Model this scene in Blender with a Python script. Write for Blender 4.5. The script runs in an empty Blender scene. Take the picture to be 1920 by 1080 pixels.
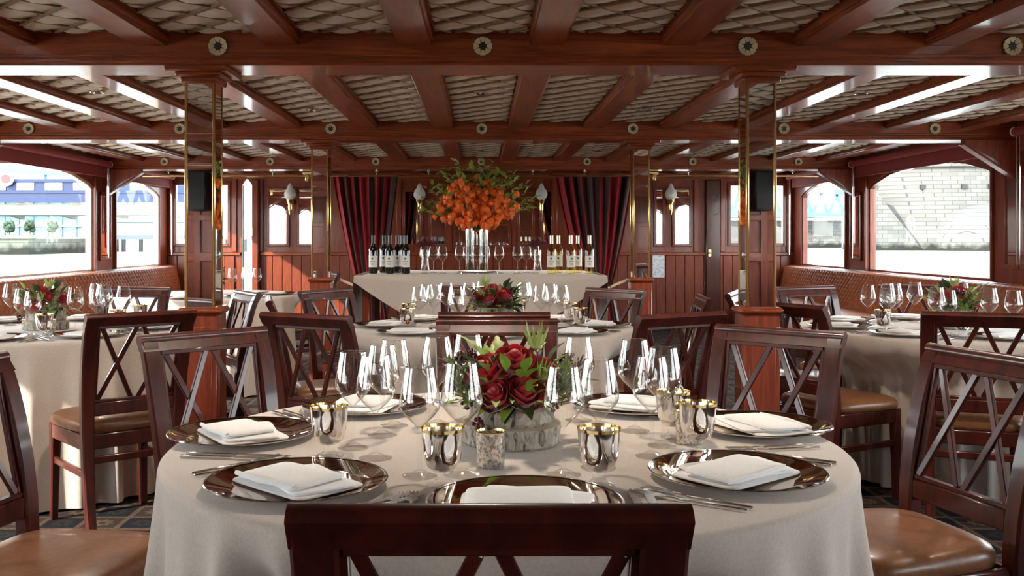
import bpy, bmesh, math, random
from mathutils import Vector, Matrix
R = random.Random(7)
PI = math.pi
D = bpy.data
SC = bpy.context.scene
COL = SC.collection

# ------------------------------------------------------------------ camera
EYE = 1.215
F_PX, PX, PY = 1828.0, 901.0, 447.0
cam_d = D.cameras.new('camera'); cam = D.objects.new('camera', cam_d); COL.objects.link(cam)
cam.location = (0, 0, EYE); cam.rotation_euler = (PI/2, 0, 0)
cam_d.sensor_width = 36.0; cam_d.lens = F_PX/1920*36
cam_d.shift_x = (960-PX)/1920; cam_d.shift_y = -(540-PY)/1920
cam_d.clip_end = 3000; cam_d.clip_start = 0.05
SC.camera = cam

# ------------------------------------------------------------------ world, sun, exposure
vs = SC.view_settings
vs.view_transform = 'Standard'; vs.look = 'None'; vs.gamma = 1; vs.exposure = 1.72; vs.use_curve_mapping = False
SKY_STRENGTH = 3.4
w = D.worlds.new('sky'); SC.world = w; w.use_nodes = True
wn = w.node_tree.nodes; wl = w.node_tree.links
bgn = wn['Background']
tc = wn.new('ShaderNodeTexCoord'); sx = wn.new('ShaderNodeSeparateXYZ'); rp = wn.new('ShaderNodeValToRGB')
wl.new(tc.outputs['Generated'], sx.inputs[0]); wl.new(sx.outputs['Z'], rp.inputs[0]); wl.new(rp.outputs[0], bgn.inputs[0])
rp.color_ramp.elements[0].position = 0.0; rp.color_ramp.elements[0].color = (1, .985, .95, 1)
rp.color_ramp.elements[1].position = 0.5; rp.color_ramp.elements[1].color = (.72, .86, 1, 1)
bgn.inputs[1].default_value = SKY_STRENGTH
SUN_DIR = Vector((1.0, 0.72, -0.60))
sun_d = D.lights.new('sun', 'SUN'); sun_d.energy = 4.8; sun_d.angle = math.radians(.8); sun_d.color = (1, .93, .82)
sun = D.objects.new('sun', sun_d); COL.objects.link(sun); sun.rotation_euler = SUN_DIR.to_track_quat('-Z', 'Y').to_euler()
DOWNLIGHT_W = 22

# ------------------------------------------------------------------ mesh helper
class MB:
    def __init__(s): s.v = []; s.f = []; s.mi = []; s.cur = 0
    def add(s, vs_, fs):
        o = len(s.v); s.v.extend([tuple(p) for p in vs_])
        for f in fs: s.f.append([i+o for i in f]); s.mi.append(s.cur)
        return s
    def box(s, x0, x1, y0, y1, z0, z1, c=0, M=None):
        lo = (min(x0, x1), min(y0, y1), min(z0, z1)); hi = (max(x0, x1), max(y0, y1), max(z0, z1))
        c = min(c, *[(hi[i]-lo[i])*.45 for i in range(3)])
        vv = []; fs = []
        if c <= 0:
            vv = [(x, y, z) for x in (lo[0], hi[0]) for y in (lo[1], hi[1]) for z in (lo[2], hi[2])]
            fs = [(0, 1, 3, 2), (4, 6, 7, 5), (0, 4, 5, 1), (2, 3, 7, 6), (0, 2, 6, 4), (1, 5, 7, 3)]
        else:
            idx = {}
            for sxx in (0, 1):
                for syy in (0, 1):
                    for szz in (0, 1):
                        sg = (sxx, syy, szz)
                        for a in range(3):
                            p = []
                            for k in range(3):
                                e = hi[k] if sg[k] else lo[k]
                                p.append(e if k == a else (e-c if sg[k] else e+c))
                            idx[(sg, a)] = len(vv); vv.append(tuple(p))
            for a in range(3):
                b, d = [k for k in range(3) if k != a]
                for sa in (0, 1):
                    q = []
                    for (sb, sd) in ((0, 0), (1, 0), (1, 1), (0, 1)):
                        sg = [0, 0, 0]; sg[a] = sa; sg[b] = sb; sg[d] = sd; q.append(idx[(tuple(sg), a)])
                    fs.append(q)
                for sb in (0, 1):
                    for sd in (0, 1):
                        g0 = [0, 0, 0]; g0[b] = sb; g0[d] = sd; g1 = list(g0); g1[a] = 1
                        g0 = tuple(g0); g1 = tuple(g1)
                        fs.append((idx[(g0, b)], idx[(g1, b)], idx[(g1, d)], idx[(g0, d)]))
            for sxx in (0, 1):
                for syy in (0, 1):
                    for szz in (0, 1):
                        sg = (sxx, syy, szz); fs.append((idx[(sg, 0)], idx[(sg, 1)], idx[(sg, 2)]))
        if M is not None: vv = [tuple(M @ Vector(p)) for p in vv]
        return s.add(vv, fs)
    def bar(s, p, q, wd, ht, up=(0, 0, 1), c=0):
        p = Vector(p); q = Vector(q); a = (q-p); L = a.length; a.normalize()
        u = Vector(up); sd = a.cross(u)
        if sd.length < 1e-5: sd = a.cross(Vector((1, 0, 0)))
        sd.normalize(); u = sd.cross(a)
        M = Matrix((( a.x, sd.x, u.x, p.x), (a.y, sd.y, u.y, p.y), (a.z, sd.z, u.z, p.z), (0, 0, 0, 1)))
        return s.box(0, L, -wd/2, wd/2, -ht/2, ht/2, c, M)
    def tube(s, pts, r, n=8, cap=True):
        pts = [Vector(p) for p in pts]; rs = r if isinstance(r, (list, tuple)) else [r]*len(pts)
        rings = []; vv = []; fs = []
        ref = Vector((0, 0, 1))
        for i, p in enumerate(pts):
            t = (pts[min(i+1, len(pts)-1)]-pts[max(i-1, 0)]).normalized()
            if abs(t.dot(ref)) > .95: ref = Vector((1, 0, 0)) if abs(t.x) < .9 else Vector((0, 1, 0))
            u = (ref - t*ref.dot(t)).normalized(); b = t.cross(u); ref = u
            for k in range(n):
                a = 2*PI*k/n; vv.append(tuple(p + u*math.cos(a)*rs[i] + b*math.sin(a)*rs[i]))
        for i in range(len(pts)-1):
            for k in range(n): fs.append((i*n+k, i*n+(k+1) % n, (i+1)*n+(k+1) % n, (i+1)*n+k))
        if cap: fs.append(list(range(n))[::-1]); fs.append([(len(pts)-1)*n+k for k in range(n)])
        return s.add(vv, fs)
    def lathe(s, prof, n=20, o=(0, 0, 0), sxy=(1, 1)):
        vv = []; fs = []; rows = []
        for (r, z) in prof:
            if r < 1e-6: rows.append([len(vv)]); vv.append((o[0], o[1], o[2]+z))
            else:
                rows.append(list(range(len(vv), len(vv)+n)))
                for k in range(n):
                    a = 2*PI*k/n; vv.append((o[0]+r*math.cos(a)*sxy[0], o[1]+r*math.sin(a)*sxy[1], o[2]+z))
        for i in range(len(rows)-1):
            A, B = rows[i], rows[i+1]
            for k in range(n):
                if len(A) == 1 and len(B) == 1: break
                if len(A) == 1: fs.append((A[0], B[k], B[(k+1) % n]))
                elif len(B) == 1: fs.append((A[k], A[(k+1) % n], B[0]))
                else: fs.append((A[k], A[(k+1) % n], B[(k+1) % n], B[k]))
        return s.add(vv, fs)
    def prism(s, poly, a, b, ax):
        def P(u, v, t): return {'x': (t, u, v), 'y': (u, t, v), 'z': (u, v, t)}[ax]
        n = len(poly); vv = [P(u, v, a) for u, v in poly]+[P(u, v, b) for u, v in poly]
        fs = [list(range(n))[::-1], list(range(n, 2*n))]+[(i, (i+1) % n, n+(i+1) % n, n+i) for i in range(n)]
        return s.add(vv, fs)
    def grid(s, fn, nu, nv, wrap=False, midx=None):
        vv = [fn(i/nu, j/nv) for j in range(nv+1) for i in range(nu+(0 if wrap else 1))]
        m = nu if wrap else nu+1
        for j in range(nv):
            for i in range(nu):
                pass
        o = len(s.v); s.v.extend(vv)
        for j in range(nv):
            for i in range(nu):
                k = (i+1) % m if wrap else i+1
                s.f.append([o+j*m+i, o+j*m+k, o+(j+1)*m+k, o+(j+1)*m+i]); s.mi.append(midx(i, j) if midx else s.cur)
        return s
    def loft(s, contour, levels, disp=None):
        """closed soft slab: contour list of xy, levels list of (scale, z) bottom to top; both ends capped to the centre"""
        n = len(contour); vv = []; fs = []
        for sc_, z in levels:
            for x, y in contour:
                X, Y = x*sc_, y*sc_; vv.append((X, Y, z+(disp(X, Y, z) if disp else 0)))
        for i in range(len(levels)-1):
            for k in range(n): fs.append((i*n+k, i*n+(k+1) % n, (i+1)*n+(k+1) % n, (i+1)*n+k))
        fs.append(list(range(n))[::-1]); fs.append([(len(levels)-1)*n+k for k in range(n)])
        return s.add(vv, fs)
    def mesh(s, name, mats, sharp=38, fix=True):
        me = D.meshes.new(name); me.from_pydata(s.v, [], s.f)
        if not isinstance(mats, (list, tuple)): mats = [mats]
        for m in mats: me.materials.append(m)
        if len(mats) > 1: me.polygons.foreach_set('material_index', s.mi)
        if fix:
            bm = bmesh.new(); bm.from_mesh(me); bmesh.ops.recalc_face_normals(bm, faces=bm.faces); bm.to_mesh(me); bm.free()
        me.polygons.foreach_set('use_smooth', [True]*len(me.polygons))
        me.set_sharp_from_angle(angle=math.radians(sharp))
        me.update(); return me

def O(name, m, mat=None, parent=None, loc=None, rot=None, sharp=38, scale=None):
    me = m.mesh(name, mat, sharp) if isinstance(m, MB) else m
    o = D.objects.new(name, me); COL.objects.link(o)
    if parent: o.parent = parent
    if loc: o.location = loc
    if rot: o.rotation_euler = rot
    if scale: o.scale = scale if isinstance(scale, (tuple, list)) else (scale,)*3
    return o
def tag(o, label, cat, group=None):
    o['label'] = label; o['category'] = cat
    if group: o['group'] = group
    return o
def T(name, label, cat, loc=(0, 0, 0), rz=0, group=None):
    o = D.objects.new(name, None); COL.objects.link(o); o.empty_display_size = .1
    o.location = loc; o.rotation_euler = (0, 0, rz); return tag(o, label, cat, group)
def S(o): o['kind'] = 'structure'; return o
def stuff(o): o['kind'] = 'stuff'; return o
def dup(root, loc=None, rz=None, label=None, group=None, scale=None):
    def cp(o, par):
        c = o.copy(); COL.objects.link(c); c.parent = par
        for ch in o.children: cp(ch, c)
        return c
    r = cp(root, None)
    if loc is not None: r.location = loc
    if rz is not None: r.rotation_euler = (0, 0, rz)
    if label: r['label'] = label
    if group: r['group'] = group
    if scale: r.scale = (scale,)*3
    return r
class Once:
    """first call hands out the original, later calls copies of it with their parts"""
    def __init__(s, root): s.root = root; s.used = False
    def put(s, loc, rz, label, group, scale=None):
        if s.used: return dup(s.root, loc, rz, label, group, scale)
        s.used = True; r = s.root; r.location = loc; r.rotation_euler = (0, 0, rz); r['label'] = label; r['group'] = group
        if scale: r.scale = (scale,)*3
        return r
def at(px, py, d): return ((px-PX)/F_PX*d, d, EYE-(py-PY)/F_PX*d)
def X(px, d): return (px-PX)/F_PX*d
def Z(py, d): return EYE-(py-PY)/F_PX*d

# ------------------------------------------------------------------ materials
def new_mat(name):
    m = D.materials.new(name); m.use_nodes = True
    return m, m.node_tree.nodes, m.node_tree.links, m.node_tree.nodes['Principled BSDF']
def flat(name, c, rough=.5, metal=0, coat=0, spec=.5, sheen=0, trans=0, emit=None):
    m, n, l, b = new_mat(name)
    b.inputs['Base Color'].default_value = (*c, 1); b.inputs['Roughness'].default_value = rough
    b.inputs['Metallic'].default_value = metal; b.inputs['Coat Weight'].default_value = coat
    b.inputs['Specular IOR Level'].default_value = spec; b.inputs['Sheen Weight'].default_value = sheen
    if emit: b.inputs['Emission Color'].default_value = (*emit[0], 1); b.inputs['Emission Strength'].default_value = emit[1]
    return m
def mapped(n, l, scale, coord='Object'):
    t = n.new('ShaderNodeTexCoord'); mp = n.new('ShaderNodeMapping'); mp.inputs['Scale'].default_value = scale
    l.new(t.outputs[coord], mp.inputs[0]); return mp.outputs[0]
def ramp(n, l, src, stops):
    r = n.new('ShaderNodeValToRGB'); e = r.color_ramp.elements
    e[0].position, e[0].color = stops[0][0], (*stops[0][1], 1); e[1].position, e[1].color = stops[-1][0], (*stops[-1][1], 1)
    for p, c in stops[1:-1]:
        k = e.new(p); k.color = (*c, 1)
    l.new(src, r.inputs[0]); return r.outputs[0]
def noise(n, l, vec, scale, detail=4, dist=0, rough=.55):
    k = n.new('ShaderNodeTexNoise'); k.inputs['Scale'].default_value = scale; k.inputs['Detail'].default_value = detail
    k.inputs['Distortion'].default_value = dist; k.inputs['Roughness'].default_value = rough; l.new(vec, k.inputs['Vector']); return k.outputs['Fac']
def bump(n, l, b, src, st, dist=.01):
    k = n.new('ShaderNodeBump'); k.inputs['Strength'].default_value = st; k.inputs['Distance'].default_value = dist
    l.new(src, k.inputs['Height']); l.new(k.outputs[0], b.inputs['Normal'])
def math_n(n, l, op, a, b=None, c=None):
    k = n.new('ShaderNodeMath'); k.operation = op
    for i, v in enumerate((a, b, c)):
        if v is None: continue
        if isinstance(v, (int, float)): k.inputs[i].default_value = v
        else: l.new(v, k.inputs[i])
    return k.outputs[0]
def noisy(name, stops, scale=(1, 1, 1), ns=8, detail=4, dist=0, rough=.5, bst=0, bd=.01, metal=0, coat=0, sheen=0, spec=.5, coat_r=.05):
    m, n, l, b = new_mat(name); v = mapped(n, l, scale); f = noise(n, l, v, ns, detail, dist)
    l.new(ramp(n, l, f, stops), b.inputs['Base Color']); b.inputs['Roughness'].default_value = rough; b.inputs['Metallic'].default_value = metal
    b.inputs['Coat Weight'].default_value = coat; b.inputs['Sheen Weight'].default_value = sheen; b.inputs['Specular IOR Level'].default_value = spec
    b.inputs['Coat Roughness'].default_value = coat_r
    if bst: bump(n, l, b, f, bst, bd)
    return m
def wood(name, dark, light, axis, rough=.34, coat=.38, coat_r=.08):
    sc = [14, 14, 14]; sc['xyz'.index(axis)] = 1.1
    return noisy(name, [(.28, dark), (.72, light)], tuple(sc), 2.2, 5, 1.2, rough, .08, .004, coat=coat, coat_r=coat_r, spec=.3)
MAH_D, MAH_L = (.10, .017, .006), (.33, .064, .016)
wood_x = wood('mahogany along x', MAH_D, MAH_L, 'x')
wood_y = wood('mahogany along y', MAH_D, MAH_L, 'y')
wood_z = wood('mahogany upright', (.13, .022, .010), (.28, .057, .024), 'z', .35, .35)
wood_dark = wood('dark mahogany', (.04, .009, .005), (.10, .022, .011), 'z', .35)
plank_m = wood('red mahogany planks', (.13, .024, .011), (.27, .058, .024), 'z', .4, .25)
chair_m = noisy('dark chair mahogany', [(.3, (.024, .0045, .0035)), (.75, (.095, .014, .008))], (12, 12, 1.5), 2, 4, 1, .34, coat=.42, coat_r=.09, spec=.35)
groove_m = flat('shadow gap board', (.02, .006, .004), .7)
leather = noisy('tan brown leather', [(.3, (.15, .058, .022)), (.7, (.225, .090, .036))], (1, 1, 1), 60, 6, 0, .36, .12, .001, coat=.1)
settee_m = noisy('russet leather', [(.3, (.29, .08, .027)), (.7, (.41, .125, .045))], (1, 1, 1), 20, 5, 0, .42, .1, .001)
cloth_m = noisy('beige linen', [(.35, (.50, .42, .36)), (.65, (.57, .485, .42))], (1, 1, 1), 180, 3, 0, .75, .08, .0006, sheen=.3)
napkin_m = noisy('white cotton', [(.3, (.85, .85, .85)), (.7, (.91, .91, .91))], (1, 1, 1), 140, 3, 0, .8, .08, .0006, sheen=.2)
quilt_m = noisy('cream quilted fabric', [(.3, (.52, .41, .29)), (.7, (.63, .505, .37))], (1, 1, 1), 14, 5, .4, .62, .1, .003, sheen=.3)
brass = flat('brass', (.72, .50, .20), .18, 1)
gold = flat('gold lip', (.85, .66, .30), .12, 1)
chrome = flat('chrome', (.80, .80, .80), .1, 1)
steel = flat('cutlery steel', (.62, .60, .58), .22, 1)
mirror_m = flat('mirror glass', (.86, .87, .86), .015, 1)
mercury = flat('mercury silver glass', (.95, .94, .94), .07, 1)
charger_m = noisy('bronze mirror charger', [(.4, (.62, .49, .385)), (.6, (.68, .545, .435))], (1, 1, 1), 9, 2, 0, .05, metal=1)
crease_shade_m = flat('brown crease shade', (.26, .175, .11), .8)  # brown that stands in for shade in the quilt creases
cream_m = flat('cream enamel', (.78, .70, .58), .4)
black_m = flat('black plastic', (.012, .012, .013), .4)
blind_m = noisy('wine red blind cloth', [(.3, (.24, .032, .035)), (.7, (.29, .042, .045))], (1, 1, 1), 50, 3, 0, .7)
velvet_red = noisy('crimson velvet', [(.3, (.22, .004, .010)), (.7, (.36, .007, .016))], (1, 1, .15), 25, 3, 0, .8, sheen=.05)
velvet_brown = noisy('brown velvet', [(.3, (.04, .018, .016)), (.7, (.08, .036, .032))], (1, 1, .15), 25, 3, 0, .8, sheen=.05)
rope_m = flat('beige rope', (.55, .42, .26), .7)
paper_m = noisy('printed notice paper', [(.42, (.45, .50, .62)), (.5, (.80, .80, .80))], (1, 1, 1), 55, 6, 0, .6)
label_m = flat('white bottle label', (.80, .78, .72), .6)
ink_m = flat('grey label ink', (.10, .09, .09), .6)
foil_m = flat('dark capsule foil', (.03, .03, .035), .3, .3)
foil_w = flat('pale capsule foil', (.55, .52, .42), .3, .5)
red_glass = flat('green black bottle glass', (.006, .008, .006), .05, coat=.5)
rose_m = noisy('deep red rose', [(.3, (.32, .004, .010)), (.7, (.66, .012, .024))], (1, 1, 1), 30, 3, 0, .55, sheen=.4)
dahlia_m = noisy('dark red dahlia', [(.3, (.06, .002, .006)), (.7, (.17, .005, .012))], (1, 1, 1), 30, 3, 0, .6)
berry_m = flat('burgundy berry', (.09, .006, .012), .25)
leaf_g = noisy('mid green leaf', [(.3, (.18, .33, .03)), (.7, (.32, .50, .08))], (1, 1, 1), 25, 3, 0, .5)
leaf_d = noisy('dark green leaf', [(.3, (.02, .05, .012)), (.7, (.06, .11, .03))], (1, 1, 1), 25, 3, 0, .5)
leaf_l = noisy('lime green leaf', [(.3, (.30, .38, .08)), (.7, (.48, .55, .20))], (1, 1, 1), 25, 3, 0, .5)
lantern_m = noisy('orange paper lantern', [(.3, (.85, .10, .008)), (.7, (.98, .23, .03))], (1, 1, 1), 30, 3, 0, .5)
stem_m = flat('green brown stem', (.10, .11, .03), .6)
bark_m = noisy('birch bark', [(.33, (.04, .033, .027)), (.46, (.33, .29, .24)), (.75, (.60, .55, .47))], (10, 10, 3.5), 6, 6, 1.2, .8, .5, .006)
bark_e = noisy('cut birch wood', [(.3, (.45, .36, .24)), (.7, (.62, .52, .38))], (1, 1, 1), 20, 4, 0, .7)
shade_m = flat('frosted lamp shade', (.80, .78, .75), .35)
def thin_glass(name, tint=(.985, .99, .985), boost=1.0, rough=0.0):
    m = D.materials.new(name); m.use_nodes = True; n = m.node_tree.nodes; l = m.node_tree.links; n.clear()
    out = n.new('ShaderNodeOutputMaterial'); mx = n.new('ShaderNodeMixShader'); tr = n.new('ShaderNodeBsdfTransparent'); gl = n.new('ShaderNodeBsdfGlossy')
    fr = n.new('ShaderNodeLayerWeight'); fr.inputs[0].default_value = .5
    tr.inputs[0].default_value = (*tint, 1); gl.inputs['Roughness'].default_value = rough
    f = math_n(n, l, 'MULTIPLY', math_n(n, l, 'MULTIPLY_ADD', math_n(n, l, 'POWER', fr.outputs['Facing'], 3.2), .92, .045), boost); f = math_n(n, l, 'MINIMUM', f, 1.0)
    l.new(f, mx.inputs[0]); l.new(tr.outputs[0], mx.inputs[1]); l.new(gl.outputs[0], mx.inputs[2]); l.new(mx.outputs[0], out.inputs[0])
    return m
glass_m = thin_glass('drinking glass', boost=2.2); stem_g = thin_glass('clear stem glass', boost=.7)
pane_m = thin_glass('window glass', (.95, .965, .96), .1)
white_wine = thin_glass('pale wine bottle glass', (.93, .86, .52), 1.1)
votive_m = noisy('flecked silver glass', [(.4, (.36, .33, .30)), (.55, (.85, .83, .80))], (1, 1, 1), 160, 3, 0, .22, metal=.85)

def carpet():
    m, n, l, b = new_mat('patterned navy carpet')
    tcn = n.new('ShaderNodeTexCoord'); sp = n.new('ShaderNodeSeparateXYZ'); l.new(tcn.outputs['Object'], sp.inputs[0])
    P_ = .17
    u0 = math_n(n, l, 'DIVIDE', sp.outputs[0], P_); v0 = math_n(n, l, 'DIVIDE', sp.outputs[1], P_)
    u = math_n(n, l, 'ABSOLUTE', math_n(n, l, 'SUBTRACT', math_n(n, l, 'FRACT', u0), .5))
    v = math_n(n, l, 'ABSOLUTE', math_n(n, l, 'SUBTRACT', math_n(n, l, 'FRACT', v0), .5))
    par = math_n(n, l, 'MODULO', math_n(n, l, 'ADD', math_n(n, l, 'FLOOR', u0), math_n(n, l, 'ADD', math_n(n, l, 'FLOOR', v0), 200)), 2)
    par = math_n(n, l, 'GREATER_THAN', par, .5)
    cheb = math_n(n, l, 'MAXIMUM', u, v)
    rad = math_n(n, l, 'SQRT', math_n(n, l, 'ADD', math_n(n, l, 'MULTIPLY', u, u), math_n(n, l, 'MULTIPLY', v, v)))
    ang = math_n(n, l, 'ARCTAN2', u, v)
    flower = math_n(n, l, 'LESS_THAN', rad, math_n(n, l, 'MULTIPLY_ADD', math_n(n, l, 'COSINE', math_n(n, l, 'MULTIPLY', ang, 8)), .05, .24))
    core = math_n(n, l, 'LESS_THAN', rad, .09)
    lattice = math_n(n, l, 'GREATER_THAN', cheb, .435)
    nz = noise(n, l, tcn.outputs['Object'], 170, 2)
    dots = math_n(n, l, 'GREATER_THAN', nz, .55)
    tan = math_n(n, l, 'MAXIMUM', lattice, math_n(n, l, 'MULTIPLY', flower, math_n(n, l, 'SUBTRACT', 1, core)))
    tan = math_n(n, l, 'MULTIPLY', tan, math_n(n, l, 'MULTIPLY_ADD', dots, .75, .25))
    navy_in = math_n(n, l, 'MULTIPLY', par, math_n(n, l, 'LESS_THAN', cheb, .37))
    tan = math_n(n, l, 'MULTIPLY', tan, math_n(n, l, 'SUBTRACT', 1, math_n(n, l, 'MULTIPLY', navy_in, .8)))
    mix = n.new('ShaderNodeMix'); mix.data_type = 'RGBA'; l.new(tan, mix.inputs[0])
    base = n.new('ShaderNodeMix'); base.data_type = 'RGBA'; l.new(par, base.inputs[0])
    base.inputs[6].default_value = (.022, .014, .011, 1); base.inputs[7].default_value = (.004, .0045, .0075, 1)
    l.new(base.outputs[2], mix.inputs[6]); mix.inputs[7].default_value = (.12, .072, .043, 1)
    l.new(mix.outputs[2], b.inputs['Base Color']); b.inputs['Roughness'].default_value = .95; b.inputs['Specular IOR Level'].default_value = .15
    bump(n, l, b, nz, .4, .004)
    return m
carpet_m = carpet()

# ------------------------------------------------------------------ the shell of the saloon
HW = 4.2                      # half width
Y0, Y1 = -3.6, 13.1           # rear and far bulkhead
CZ = 2.135                     # ceiling fabric
BZ = 1.985                    # underside of the cross beams
SILL, SPRING, ARCH = .858, 1.765, 1.935
ROWS = [-2.19, 1.08, 4.35, 7.62, 10.89]
S(O('floor', MB().box(-HW-.1, HW+.1, Y0-.1, Y1+.1, -.12, 0), carpet_m))
ceil = S(O('ceiling', MB().box(-HW-.25, HW+.25, Y0-.2, Y1+.3, CZ+.02, CZ+.14), flat('deck head boards', (.25, .2, .15), .8)))
BEAM_X = [(k+.5)*.59 for k in range(-7, 7)]; BW = .148
def quilt(wd, ln):
    p = .24
    def fn(u, v):
        x = (u-.5)*wd; y = v*ln
        a = ((x+y)/p) % 1.0; b = ((x-y)/p) % 1.0
        sa = min(1, (1-a)*1.7, a*6); sb = min(1, b*4, (1-b)*4)
        ed = min(1, min(y, ln-y)/.05, (wd/2-abs(x))/.03); ed = max(0, ed); ed = ed*ed*(3-2*ed)
        return (x, y, -.030*(sa**.6)*(.55+.45*sb**.6)*ed)
    shade_strips = MB()  # added strips along the creases, their brown imitates the shading there
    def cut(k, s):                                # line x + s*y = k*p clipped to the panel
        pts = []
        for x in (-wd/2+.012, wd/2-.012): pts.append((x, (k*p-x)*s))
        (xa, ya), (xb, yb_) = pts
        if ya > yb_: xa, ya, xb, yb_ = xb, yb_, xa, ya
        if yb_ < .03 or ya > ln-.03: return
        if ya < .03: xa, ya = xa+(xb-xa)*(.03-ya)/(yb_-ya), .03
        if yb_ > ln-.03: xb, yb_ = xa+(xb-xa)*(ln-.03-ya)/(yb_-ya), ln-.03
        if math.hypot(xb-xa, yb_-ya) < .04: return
        shade_strips.bar((xa, ya, -.0175), (xb, yb_, -.0175), .018 if s > 0 else .008, .010 if s > 0 else .009)
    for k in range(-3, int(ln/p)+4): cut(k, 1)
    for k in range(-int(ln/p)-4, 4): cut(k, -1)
    return MB().grid(fn, 18, int(ln/.028)).mesh('ceiling_panel', quilt_m, 80, False), shade_strips.mesh('crease_shade', crease_shade_m)
bays = []
ends = [Y0]+ROWS+[Y1]
for i in range(len(ends)-1):
    a = ends[i]+(.25 if 0 < i else 0); b = ends[i+1]
    bays.append((a, b))
xs_edges = [-HW]+BEAM_X+[HW]
q_cache = {}
for a, b in bays:
    for i in range(len(xs_edges)-1):
        x0 = xs_edges[i]+(BW/2 if i else 0); x1 = xs_edges[i+1]-(BW/2 if i < len(xs_edges)-2 else 0)
        if x1-x0 < .05: continue
        key = (round(x1-x0, 3), round(b-a, 3))
        if key not in q_cache: q_cache[key] = quilt(x1-x0, b-a)
        cpn = O('ceiling_panel', q_cache[key][0], parent=ceil, loc=((x0+x1)/2, a, CZ+.012)); stuff(O('crease_shade', q_cache[key][1], parent=cpn))
lb_cache = {}
for a, b in bays:
    for x in BEAM_X:
        key = round(b-a, 3)
        if key not in lb_cache:
            m = MB().box(-BW/2, BW/2, 0, b-a, BZ+.09, CZ+.03, .004)
            for sgn in (-1, 1): m.box(sgn*BW/2-.008, sgn*BW/2+.012, 0, b-a, BZ+.105, BZ+.12, .004); m.box(sgn*BW/2-.008, sgn*BW/2+.02, 0, b-a, CZ-.012, CZ+.02, .004)
            lb_cache[key] = m.mesh('lengthwise_beam', wood_y)
        O('lengthwise_beam', lb_cache[key], parent=ceil, loc=(x, a, 0))
cb = MB().box(-HW, HW, 0, .25, BZ+.012, CZ+.03, .004).box(-HW, HW, -.014, .264, BZ+.014, BZ+.034, .006).box(-HW, HW, -.010, .26, BZ, BZ+.016, .004).box(-HW, HW, -.008, .258, BZ+.044, BZ+.052, .003)
cb_me = cb.mesh('cross_beam', wood_x)
ros = MB()
for k in range(8):
    a = k*PI/4; M = Matrix.Rotation(a, 4, 'Y')
    pts = [(-.004, 0, .017), (.004, 0, .017), (.0145, -.004, .034), (.011, -.006, .041), (-.011, -.006, .041), (-.0145, -.004, .034)]
    vv = [tuple(M @ Vector(p)) for p in pts]+[tuple(M @ Vector((p[0], .004, p[2]))) for p in pts]
    ros.add(vv, [[0, 1, 2, 3, 4, 5], [11, 10, 9, 8, 7, 6]]+[(i, (i+1) % 6, 6+(i+1) % 6, 6+i) for i in range(6)])
ros_me = ros.mesh('rosette_petals', flat('pale gilt petal', (.50, .38, .22), .45))
disc_me = MB().lathe([(0, -.003), (.038, -.003), (.045, 0), (.045, .006), (0, .006)], 24).mesh('rosette', flat('dark iron', (.02, .015, .012), .5))
for v in disc_me.vertices: v.co = Vector((v.co.x, -v.co.z, v.co.y)); v.co.y = -v.co.y
for y in ROWS:
    b = O('cross_beam', cb_me, parent=ceil, loc=(0, y, 0))
    for k in range(-3, 4):
        r_ = O('rosette', disc_me, parent=b, loc=(k*1.18+.01, -.004, 2.0715)); stuff(O('petals', ros_me, parent=b, loc=(k*1.18+.01, -.008, 2.0715)))
# downlights between the beams
dl_ring = MB().lathe([(.02, .006), (.036, -.004), (.042, 0), (.042, .012), (.02, .012)], 20).mesh('trim_ring', chrome)
dl_eye = MB().lathe([(0, .004), (.021, .004), (.021, .014), (0, .014)], 16).mesh('lens', flat('lamp lens', (.9, .85, .75), .3, emit=((1, .8, .55), 1.2)))
DL = [(0, 2.8), (-2.36, 2.8), (2.36, 2.8), (-1.18, 3.55), (1.18, 3.55), (0, 6.05), (-2.36, 6.0), (2.36, 6.05), (-1.18, 6.83), (1.18, 6.83), (0, 9.98), (-1.18, 9.98), (1.18, 9.98), (-2.36, 9.3), (2.36, 9.3)]
for x, y in DL:
    d_ = O('downlight', dl_ring, parent=ceil, loc=(x, y, CZ-.022)); O('lens', dl_eye, parent=d_)
    ld = D.lights.new('downlight lamp', 'SPOT'); ld.energy = DOWNLIGHT_W; ld.color = (1, .86, .70); ld.spot_size = 2.3; ld.spot_blend = .8; ld.shadow_soft_size = .06
    lo = D.objects.new('downlight lamp', ld); COL.objects.link(lo); lo.location = (x, y, CZ-.05); lo.parent = ceil

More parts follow.
